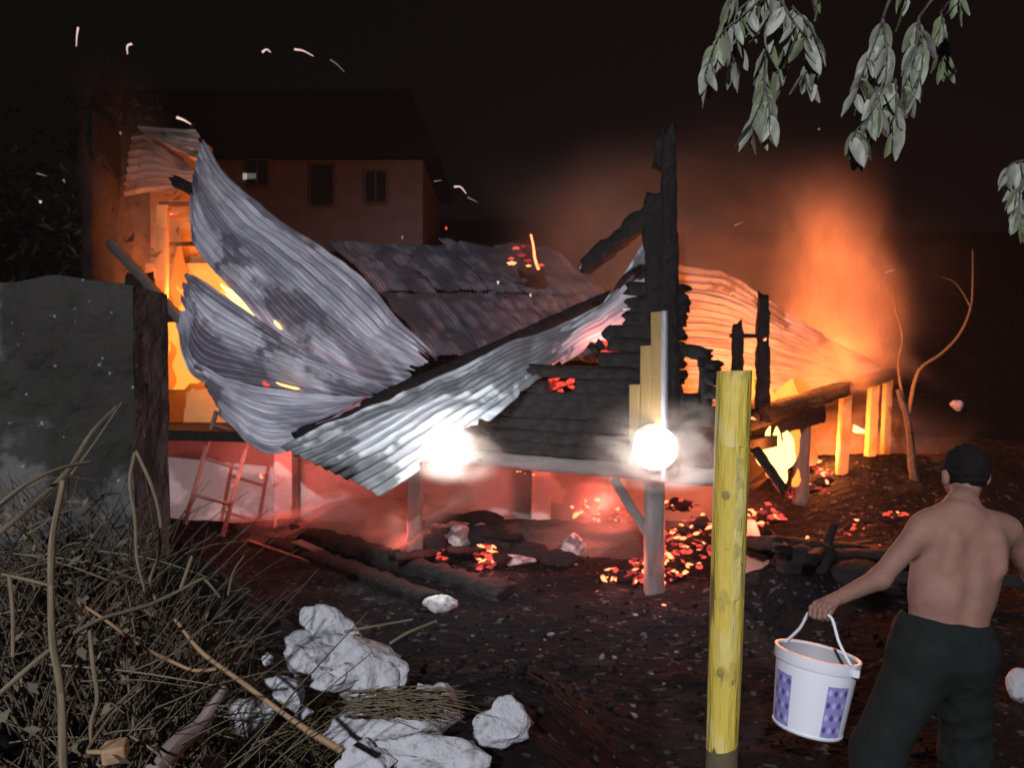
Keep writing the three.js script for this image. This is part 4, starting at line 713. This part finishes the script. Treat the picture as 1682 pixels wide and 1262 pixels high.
  const dg = mergeGeometries(dead); dg.computeVertexNormals(); single('dead_leaves', dg, std({ color: rgb(0.10, 0.085, 0.055), roughness: 0.9 }), 'small dead leaves caught in the brush', 'leaves', null, 'stuff');
}

// ---------- yellow pole ----------
{
  const t = thing('yellow_pole', 'round wooden pole painted yellow, standing close in front of the fire', 'pole');
  const b = P(1186, 1225, 2.62), top = P(1206, 610, 2.6), dir = top.clone().sub(b).normalize(), foot = b.clone().addScaledVector(dir, -(b.y + 0.1) / dir.y);
  const g = new THREE.CylinderGeometry(0.058, 0.0525, top.distanceTo(b), 48, 60), p = g.attributes.position, L = top.distanceTo(b);
  for (let i = 0; i < p.count; i++) { const x = p.getX(i), y = p.getY(i), z = p.getZ(i), k = 1 + 0.02 * n3(y * 3, x * 20, z * 20) + 0.03 * n3(y * 1.2, 4, 2); p.setX(i, x * k); p.setZ(i, z * k); if (Math.abs(y) > L / 2 - 1e-4) p.setY(i, y + (y > 0 ? 0.05 * (x + 0.0) + 0.006 * n3(x * 40, 1, z * 40) : 0.26 * x)); }
  const uv = g.attributes.uv; for (let i = 0; i < uv.count; i++) uv.setXY(i, uv.getX(i) * 0.36, uv.getY(i) * L);
  g.computeVertexNormals(); const q = new THREE.Quaternion().setFromUnitVectors(V(0, 1, 0), dir);
  const m = part('painted_shaft', g, M.yellow, t); m.position.copy(b).lerp(top, 0.5); m.quaternion.copy(q);
  const g2 = boxUV(new THREE.CylinderGeometry(0.0515, 0.054, b.distanceTo(foot) + 0.02, 40, 10)); g2.computeVertexNormals();
  const m2 = part('bare_foot', g2, M.poleBase, t); m2.position.copy(b).lerp(foot, 0.5).addScaledVector(dir, 0.02); m2.quaternion.copy(q);
  for (const [px, py, s] of [[1194, 815, 0.017], [1186, 1110, 0.014], [1221, 930, 0.008], [1206, 1125, 0.007]]) { const c = P(px, py, 2.545), k = part('knot', boxUV(new THREE.SphereGeometry(s, 16, 10)), M.knot, t); k.scale.set(0.85, 1.15, 0.22); k.position.copy(c).add(V(0, 0, 0.0)); const ax = b.clone().addScaledVector(dir, (c.y - b.y) / dir.y), o = c.clone().sub(ax); o.y = 0; const ang = Math.asin(clamp(o.x / 0.055, -0.95, 0.95)); k.position.set(ax.x + Math.sin(ang) * 0.0545, c.y, ax.z + Math.cos(ang) * 0.0545); k.rotation.y = ang; }
  settle(t, foot);
}

// ---------- hanging leaves of a tree beside the viewer ----------
{
  const t = thing('overhanging_tree', 'tree beside the viewer whose leafy sprays hang in at the upper right', 'tree');
  const b = onG(3.6, 0.6, -0.1);
  part('trunk', tube([b, V(3.5, 2.2, 0.5), V(3.2, 3.7, 0.1), V(2.9, 5.0, -0.4)], 0.17, 0.09, 12, 20, 0.15), M.bark, t);
  part('limb', tube([V(3.2, 3.7, 0.1), V(2.3, 4.2, -1.0), V(1.4, 4.15, -2.0), V(0.55, 3.75, -2.5)], 0.075, 0.018, 9, 24, 0.15), M.bark, t);
  // one leaf: pointed oval, folded along its rib and curled
  const leafShape = (seed) => {
    const pos = [], uv = [], idx = [], n = 9;
    for (let i = 0; i <= n; i++) { const s = i / n, w = 0.21 * Math.pow(Math.sin(Math.PI * Math.pow(s, 0.8)), 0.75) * (1 - 0.12 * s) + 0.004; for (const k of [-1, -0.5, 0, 0.5, 1]) { pos.push(k * w, -s, 0.16 * w * Math.abs(k) * 2 + 0.16 * s * s + 0.03 * n3(k * 2 + seed, s * 4, seed)); uv.push(k * w * 0.09, s * 0.09); } }
    for (let i = 0; i < n; i++) for (let k = 0; k < 4; k++) { const o = i * 5 + k; idx.push(o, o + 5, o + 1, o + 1, o + 5, o + 6); }
    const g = new THREE.BufferGeometry(); g.setAttribute('position', new THREE.Float32BufferAttribute(pos, 3)); g.setAttribute('uv', new THREE.Float32BufferAttribute(uv, 2)); g.setIndex(idx); g.computeVertexNormals(); return g;
  };
  const shapes = [1, 2, 3, 4, 5].map(leafShape), r = rng(71);
  const leafAt = (br, p, len, rx, rz, dim) => { const o = part('leaf', shapes[Math.floor(r() * 5)], dim || r() < 0.35 ? M.leafB : M.leaf, br); o.position.copy(p); o.scale.setScalar(len); o.rotation.set(rx, r() * 6.28, rz, 'ZXY'); };
  const spray = (from, stems, dim = false) => {
    const geos = [tube(from, 0.012, 0.005, 6, 16)], list = [];
    for (const s of stems) { const pts = s.map(([x, y, d]) => P(x, y, d)); geos.push(tube(pts, 0.004, 0.0022, 5, 12)); list.push(new THREE.CatmullRomCurve3(pts)); }
    const br = part('leafy_branch', mergeGeometries(geos), M.bark, t);
    for (const c of list) { const L = c.getLength(), n = Math.max(3, Math.round(L / 0.022)); for (let i = 0; i < n; i++) { const s = (i + 0.4) / n; for (let k = 0; k < (s > 0.9 ? 2 : 1 + (r() < 0.55 ? 1 : 0)); k++) { const p = c.getPointAt(Math.min(1, s)); leafAt(br, p, 0.060 + r() * 0.045, 0.1 + r() * 0.45, (r() - 0.5) * 1.1, dim); } } }
  };
  const d = 2.25;
  spray([V(0.95, 3.97, -2.3), V(0.8, 3.6, -2.3), P(1270, -20, d)], [
    [[1270, -20, d], [1215, 30, d], [1180, 60, d - 0.05], [1158, 120, d - 0.08]], [[1270, -20, d], [1220, 10, d + 0.05], [1190, 50, d + 0.08], [1168, 90, d + 0.1]],
    [[1270, -20, d], [1262, 40, d], [1255, 110, d + 0.05], [1252, 160, d], [1230, 210, d]], [[1255, 130, d + 0.03], [1262, 170, d], [1264, 208, d]],
    [[1270, -20, d], [1300, 30, d - 0.05], [1325, 70, d - 0.05], [1332, 120, d]], [[1270, -20, d], [1290, 40, d + 0.06], [1288, 90, d + 0.06], [1276, 118, d + 0.05]], [[1300, 10, d], [1335, 50, d], [1345, 80, d], [1318, 125, d - 0.02]],
    [[1230, 0, d + 0.1], [1212, 60, d + 0.08], [1205, 100, d + 0.06]], [[1205, -20, d], [1200, 0, d], [1196, 10, d]], [[1330, -30, d], [1342, -10, d], [1345, 0, d]],
  ]);
  spray([V(1.35, 4.15, -2.05), V(1.15, 3.5, -2.2), P(1450, 30, d)], [
    [[1450, 30, d], [1432, 80, d], [1416, 120, d], [1402, 160, d]], [[1450, 30, d], [1445, 90, d + 0.04], [1440, 150, d], [1428, 190, d], [1400, 222, d], [1398, 232, d]], [[1440, 130, d + 0.02], [1430, 180, d], [1412, 236, d]],
    [[1450, 30, d], [1456, 100, d - 0.03], [1450, 150, d], [1434, 180, d]], [[1470, 130, d], [1472, 170, d], [1474, 208, d], [1482, 214, d]], [[1448, 60, d + 0.06], [1430, 140, d + 0.06], [1418, 180, d + 0.06]],
  ]);
  spray([V(1.6, 4.2, -1.75), V(1.35, 3.5, -2.1), P(1508, 30, d)], [
    [[1508, 30, d], [1504, 80, d], [1495, 120, d], [1480, 148, d]], [[1508, 30, d], [1515, 70, d], [1512, 120, d], [1500, 160, d]],
  ]);
  spray([V(1.8, 4.2, -1.6), V(1.55, 3.6, -2.3), P(1545, 20, d + 0.5)], [
    [[1545, 20, d + 0.5], [1550, 50, d + 0.5], [1548, 90, d + 0.5], [1545, 112, d + 0.5]], [[1480, -20, d + 0.3], [1490, -5, d + 0.3], [1495, 6, d + 0.3]], [[1572, -15, d + 0.3], [1578, 0, d + 0.3]],
  ], true);
  spray([V(2.2, 4.2, -1.1), V(2.2, 3.5, -2.2), P(1700, 260, d + 0.3)], [
    [[1700, 260, d + 0.3], [1660, 270, d + 0.3], [1650, 288, d + 0.3]], [[1700, 260, d + 0.3], [1676, 310, d + 0.3], [1674, 350, d + 0.3], [1676, 376, d + 0.3]], [[1690, 280, d + 0.3], [1672, 300, d + 0.3], [1668, 330, d + 0.3]],
  ]);
  settle(t, b);
}
// bare tree behind the rail
{
  const t = thing('bare_tree', 'thin bare tree with forked grey branches right of the veranda', 'tree'), d = 11.5, q = (a) => a.map(([x, y]) => P(x, y, d));
  const b = onG(6.0, -d, -0.1);
  part('trunk', tube([b, P(1506, 800, d), P(1490, 690, d), P(1474, 640, d)], 0.07, 0.04, 8, 20, 0.2), M.bark, t);
  part('branch', tube(q([[1490, 690], [1475, 600], [1482, 555], [1470, 505], [1468, 470]]), 0.026, 0.008, 7, 20, 0.2), M.strawDark, t);
  part('branch', tube(q([[1490, 690], [1510, 608], [1545, 582], [1575, 550], [1594, 505], [1597, 460], [1597, 410]]), 0.034, 0.008, 7, 30, 0.2), M.strawDark, t);
  part('branch', tube(q([[1594, 505], [1580, 480], [1565, 462], [1545, 455]]), 0.014, 0.005, 6, 12, 0.2), M.bark, t);
  settle(t, b);
}

// ---------- man with bucket ----------
const vec = (a) => V(a[0], a[1], a[2]);
function capsule(p, a, b, ra, rb) { const bx = b.x - a.x, by = b.y - a.y, bz = b.z - a.z, h = clamp(((p.x - a.x) * bx + (p.y - a.y) * by + (p.z - a.z) * bz) / (bx * bx + by * by + bz * bz)); return Math.hypot(p.x - a.x - bx * h, p.y - a.y - by * h, p.z - a.z - bz * h) - mix(ra, rb, h); }
const ell = (p, c, r) => { const k = Math.hypot((p.x - c.x) / r.x, (p.y - c.y) / r.y, (p.z - c.z) / r.z); return (k - 1) * Math.min(r.x, r.y, r.z); };
const smin = (a, b, k) => { const h = clamp(0.5 + 0.5 * (b - a) / k); return mix(b, a, h) - k * h * (1 - h); };
const smax = (a, b, k) => -smin(-a, -b, k);
function fieldGeo(sdf, c, half, res) {
  const mc = new MarchingCubes(res, M.skin, false, false, 240000), p = V();
  for (let z = 0; z < res; z++) for (let y = 0; y < res; y++) for (let x = 0; x < res; x++) { p.set(c.x + (x * 2 / res - 1) * half, c.y + (y * 2 / res - 1) * half, c.z + (z * 2 / res - 1) * half); mc.field[x + y * res + z * res * res] = -sdf(p); }
  mc.isolation = 0; mc.update();
  let g = new THREE.BufferGeometry(); const pa = mc.positionArray.slice(0, mc.count * 3);
  for (let i = 0; i < pa.length; i += 3) { pa[i] = c.x + pa[i] * half; pa[i + 1] = c.y + pa[i + 1] * half; pa[i + 2] = c.z + pa[i + 2] * half; }
  g.setAttribute('position', new THREE.BufferAttribute(pa, 3)); g = mergeVertices(g, 1e-4); g.computeVertexNormals(); return g;
}
{
  const t = thing('person', 'shirtless man in dark olive trousers seen from behind, carrying a white bucket', 'person');
  const O = V(1.95, 0.04, -3.45), J = (x, y, z) => V(x, y - 0.04, z).add(O);
  const neck = J(0.045, 1.615, -0.05), head = J(0.12, 1.735, -0.16), chest = J(0.02, 1.41, -0.02), belly = J(-0.04, 1.22, 0.02), pelvis = J(-0.07, 1.03, 0.02);
  const sL = J(-0.155, 1.515, 0.0), eL = J(-0.385, 1.318, 0.09), wL = J(-0.612, 1.262, 0.2), sR = J(0.26, 1.50, -0.06), eR = J(0.43, 1.27, -0.14), wR = J(0.56, 1.12, -0.32);
  const hL = J(-0.155, 0.95, 0.02), hR = J(0.02, 0.95, 0.02), kL = J(-0.36, 0.55, 0.02), kR = J(0.10, 0.50, -0.12), aL = J(-0.52, 0.12, 0.25), aR = J(0.13, 0.09, -0.2);
  const tilt = (p, c, a) => { const x = p.x - c.x, y = p.y - c.y, co = Math.cos(a), si = Math.sin(a); return V(c.x + x * co - y * si, c.y + x * si + y * co, p.z); };
  const body = (p) => {
    const q = tilt(p, chest, -0.12);
    let s = ell(q, chest, V(0.205, 0.205, 0.12)); s = smin(s, ell(tilt(p, belly, -0.16), belly, V(0.18, 0.17, 0.12)), 0.07); s = smin(s, ell(p, pelvis, V(0.19, 0.13, 0.125)), 0.06);
    s = smin(s, capsule(p, J(-0.10, 1.525, -0.02), J(0.20, 1.515, -0.05), 0.062, 0.062), 0.07); s = smin(s, capsule(p, chest.clone().setY(neck.y - 0.04), neck, 0.08, 0.06), 0.05); s = smin(s, capsule(p, neck, head.clone().add(V(0, -0.06, 0.02)), 0.058, 0.055), 0.03);
    s = smin(s, capsule(p, J(-0.06, 1.48, 0.075), J(-0.09, 1.37, 0.085), 0.035, 0.022), 0.05); s = smin(s, capsule(p, J(0.13, 1.47, 0.055), J(0.14, 1.36, 0.07), 0.035, 0.022), 0.05); // shoulder blades
    s = smax(s, -capsule(p, J(0.035, 1.50, 0.125), J(-0.055, 1.12, 0.16), 0.018, 0.022), 0.045);                                        // furrow of the spine
    s = smin(s, capsule(p, sL, eL, 0.056, 0.042), 0.05); s = smin(s, capsule(p, eL, wL, 0.044, 0.028), 0.03); s = smin(s, capsule(p, sR, eR, 0.056, 0.042), 0.05); s = smin(s, capsule(p, eR, wR, 0.044, 0.028), 0.03);
    for (const [h, k, a] of [[hL, kL, aL], [hR, kR, aR]]) { s = smin(s, capsule(p, h, k, 0.085, 0.056), 0.05); s = smin(s, capsule(p, k, a, 0.055, 0.036), 0.03); s = smin(s, capsule(p, a.clone().add(V(0, -0.05, 0.03)), a.clone().add(V(0.01, -0.075, -0.17)), 0.036, 0.026), 0.03); }
    return s;
  };
  const headSdf = (p) => {
    let s = ell(p, head.clone().add(V(0, 0.02, 0.01)), V(0.077, 0.10, 0.097)); s = smin(s, ell(p, head.clone().add(V(0, -0.055, -0.045)), V(0.058, 0.065, 0.06)), 0.04);
    s = smin(s, capsule(p, head.clone().add(V(0, 0.01, -0.10)), head.clone().add(V(0, -0.03, -0.118)), 0.01, 0.017), 0.015); s = smin(s, capsule(p, head.clone().add(V(-0.02, -0.07, -0.098)), head.clone().add(V(0.02, -0.07, -0.098)), 0.009, 0.009), 0.012);
    for (const k of [-1, 1]) { s = smax(s, -ell(p, head.clone().add(V(k * 0.031, 0.008, -0.108)), V(0.016, 0.011, 0.016)), 0.012); s = smin(s, ell(p, head.clone().add(V(k * 0.03, 0.008, -0.088)), V(0.012, 0.011, 0.012)), 0.003);
      let e = ell(p, head.clone().add(V(k * 0.094, -0.012, 0.012)), V(0.017, 0.035, 0.024)); e = smax(e, -ell(p, head.clone().add(V(k * 0.107, -0.012, -0.004)), V(0.012, 0.02, 0.014)), 0.008); s = smin(s, e, 0.012); }
    return smin(s, capsule(p, neck, head.clone().add(V(0, -0.06, 0.02)), 0.058, 0.055), 0.03);
  };
  // left hand: palm from the wrist, four fingers curled under the bail of the bucket, thumb closing on the other side
  const grip = P(1347, 1009, 3.215), hd = grip.clone().sub(wL).normalize(), up = V(0, 1, 0), bail = V(0.55, 0.02, 0.83).normalize();
  const knuckle = grip.clone().add(V(0.012, 0.034, -0.006));
  const fing = []; [[-0.032, 0.95], [-0.011, 1.05], [0.011, 1], [0.031, 0.82]].forEach(([o, l]) => { const b = knuckle.clone().addScaledVector(bail, o), a1 = b.clone().add(V(-0.026 * l, -0.012, 0.016 * l)), a2 = a1.clone().add(V(-0.006, -0.030 * l, 0.004)), a3 = a2.clone().add(V(0.022 * l, -0.014, -0.014 * l)); fing.push([b, a1, 0.0105, 0.0095], [a1, a2, 0.0095, 0.0088], [a2, a3, 0.0088, 0.0075]); });
  const tb = wL.clone().lerp(knuckle, 0.45).add(V(0.004, -0.012, 0.022)), t1 = knuckle.clone().add(V(0.016, -0.022, 0.03)), t2 = t1.clone().add(V(-0.028, -0.012, -0.006));
  const hand = (wr, kn, fs, tbs) => (p) => {
    let s = capsule(p, wr, wr.clone().lerp(kn, 0.5), 0.029, 0.027);
    for (const o of [-0.03, -0.01, 0.01, 0.03]) s = smin(s, capsule(p, wr.clone().lerp(kn, 0.3).addScaledVector(bail, o * 0.6), kn.clone().addScaledVector(bail, o), 0.016, 0.0125), 0.012);
    let f = 1; for (let i = 0; i < fs.length; i += 3) { let q = 1; for (let k = 0; k < 3; k++) q = smin(q, capsule(p, ...fs[i + k]), 0.004); f = Math.min(f, q); } s = smin(s, f, 0.006);
    for (const [a, b, r0, r1] of tbs) s = smin(s, capsule(p, a, b, r0, r1), 0.006); return s;
  };
  const gb = fieldGeo((p) => body(p), J(0.02, 0.9, -0.02), 1.05, 168), gh = fieldGeo(headSdf, head, 0.21, 110);
  const gl = fieldGeo(hand(wL, knuckle, fing, [[tb, t1, 0.014, 0.0115], [t1, t2, 0.0115, 0.009]]), wL.clone().lerp(grip, 0.6), 0.135, 96);
  const knR = wR.clone().add(V(0.03, -0.075, -0.03)), fR = []; [[-0.032, 0.95], [-0.011, 1.05], [0.011, 1], [0.031, 0.82]].forEach(([o, l]) => { const b = knR.clone().addScaledVector(bail, o), a1 = b.clone().add(V(0.006, -0.032 * l, -0.016)), a2 = a1.clone().add(V(-0.006, -0.024 * l, 0.004)), a3 = a2.clone().add(V(-0.012, -0.016 * l, 0.01)); fR.push([b, a1, 0.0105, 0.0095], [a1, a2, 0.0095, 0.0088], [a2, a3, 0.0088, 0.0075]); });
  const gr = fieldGeo(hand(wR, knR, fR, [[wR.clone().lerp(knR, 0.4), knR.clone().add(V(-0.03, -0.012, -0.03)), 0.014, 0.011], [knR.clone().add(V(-0.03, -0.012, -0.03)), knR.clone().add(V(-0.022, -0.04, -0.034)), 0.011, 0.009]]), wR.clone().lerp(knR, 0.9), 0.135, 96);
  part('body', boxUV(mergeGeometries([gb, gh, gl, gr])), M.skin, t);
  const hair = (p) => { let s = ell(p, head.clone().add(V(0, 0.03, 0.016)), V(0.087, 0.103, 0.104)) - 0.004 + 0.006 * n3(p.x * 60, p.y * 60, p.z * 60); s = smax(s, (p.z - head.z) * -1 * 0.8 - (p.y - head.y) * 0.35 - 0.045, 0.012); return smax(s, -(p.y - head.y) - 0.055 - 0.25 * (p.z - head.z), 0.01); };
  part('hair', fieldGeo(hair, head, 0.2, 80), M.hair, t);
  const pants = (p) => {
    const n = 0.020 * fbm3(p.x * 7, p.y * 3.2, p.z * 7, 3) - 0.020 * (0.5 - Math.abs(n3(p.x * 4 + p.y * 5, p.y * 9 - p.x * 5, p.z * 5))) * (0.5 + 0.5 * n3(p.x * 3, p.y * 3, 7));
    let s = ell(p, pelvis.clone().add(V(0.0, -0.03, 0)), V(0.20, 0.16, 0.15)); s = smin(s, capsule(p, J(-0.135, 1.06, 0.01), J(0.0, 1.06, 0.01), 0.125, 0.125), 0.05);
    s = smin(s, capsule(p, hL, kL, 0.118, 0.105), 0.06); s = smin(s, capsule(p, hR, kR, 0.118, 0.105), 0.06); s = smin(s, capsule(p, kL, aL.clone().add(V(0, 0.05, 0)), 0.105, 0.095), 0.04); s = smin(s, capsule(p, kR, aR.clone().add(V(0, 0.05, 0)), 0.105, 0.095), 0.04);
    s += n; s = smax(s, p.y - (O.y + 1.095 - 0.13 * (p.x - pelvis.x) * 1.0), 0.012); return smax(s, O.y + 0.085 - p.y, 0.01);
  };
  part('trousers', boxUV(mergeVertices(fieldGeo(pants, J(-0.08, 0.55, 0.0), 0.62, 130))), M.trousers, t);
  const pg = t.children.at(-1).geometry; { let g = mergeVertices((() => { const c = pg.clone(); c.deleteAttribute('normal'); return c; })(), 1e-4); g.computeVertexNormals(); t.children.at(-1).geometry = g; }
  settle(t, V(O.x - 0.08, 0, O.z));

  // bucket hanging from the left hand
  const bk = thing('bucket', 'white plastic bucket with purple patterned squares, carried by the man', 'bucket');
  const N = 512, cv = document.createElement('canvas'); cv.width = 1024; cv.height = N; const c2 = cv.getContext('2d');
  c2.fillStyle = '#d2d3dc'; c2.fillRect(0, 0, 1024, N);
  for (let k = 0; k < 4; k++) for (const [x0, y0, w, h] of [[20, 200, 105, 250]]) {
    c2.fillStyle = '#8480b4'; c2.fillRect(x0 + k * 256, y0, w, h);
    for (let i = 0; i < 4; i++) for (let j = 0; j < 7; j++) { c2.fillStyle = (i + j) % 2 ? '#4d4788' : '#aaa7d2'; c2.save(); c2.translate(x0 + k * 256 + 13 + i * 26, y0 + 18 + j * 35); c2.rotate(Math.PI / 4); c2.fillRect(-8, -8, 16, 16); c2.restore(); }
  }
  const tx = new THREE.CanvasTexture(cv); tx.colorSpace = THREE.SRGBColorSpace; tx.wrapS = THREE.RepeatWrapping;
  const H = 0.335, lathe = (pts, n = 64) => new THREE.LatheGeometry(pts.map(([x, y]) => new THREE.Vector2(x, y)), n);
  const sh = lathe([[0.142, 0.012], [0.147, 0.02], [0.170, H - 0.055], [0.170, H - 0.05]]);
  const bd = part('body', sh, std({ map: tx, roughness: 0.4 }), bk);
  const inn = part('inside', lathe([[0.002, 0.02], [0.138, 0.022], [0.165, H - 0.01]]), M.bucketInside, bk);
  const rim = part('rim', lathe([[0.1702, H - 0.052], [0.180, H - 0.05], [0.180, H - 0.008], [0.183, H - 0.004], [0.182, H], [0.168, H], [0.1655, H - 0.009]]), M.bucketWhite, bk);
  const ft = part('base_ring', lathe([[0.002, 0.006], [0.13, 0.006], [0.136, 0], [0.146, 0], [0.149, 0.012], [0.1425, 0.014]]), M.bucketWhite, bk);
  bk.position.copy(P(1325, 1196, 3.2)); bk.scale.setScalar(0.92); bk.rotation.set(-0.05, 0, -0.165); bk.updateMatrixWorld();
  for (const m of [bd, inn, rim, ft]) m.rotation.y = -0.15;
  const gl2 = bk.worldToLocal(grip.clone()), ear = V(0.55, 0, 0.83).normalize().multiplyScalar(0.186), e1 = ear.clone().setY(H - 0.03), e2 = ear.clone().negate().setY(H - 0.03), ax = bail.clone().transformDirection(bk.matrixWorld.clone().invert());
  part('handle', tube([e2, e2.clone().lerp(gl2, 0.5).add(V(-0.004, 0.004, -0.005)), gl2.clone().addScaledVector(ax, -0.05), gl2, gl2.clone().addScaledVector(ax, 0.05), e1.clone().lerp(gl2, 0.5).add(V(0.006, 0.004, 0.005)), e1], 0.0065, 0.0065, 8, 60), M.bucketWhite, bk);
  for (const e of [e1, e2]) { const l = part('handle_lug', box(0.03, 0.034, 0.03, 0.006), M.bucketWhite, bk); l.position.copy(e).multiplyScalar(1); }
}

scene.traverse((o) => { if (o.isMesh && o.name !== 'smoke') o.castShadow = o.receiveShadow = true; });
renderer.render(scene, camera);
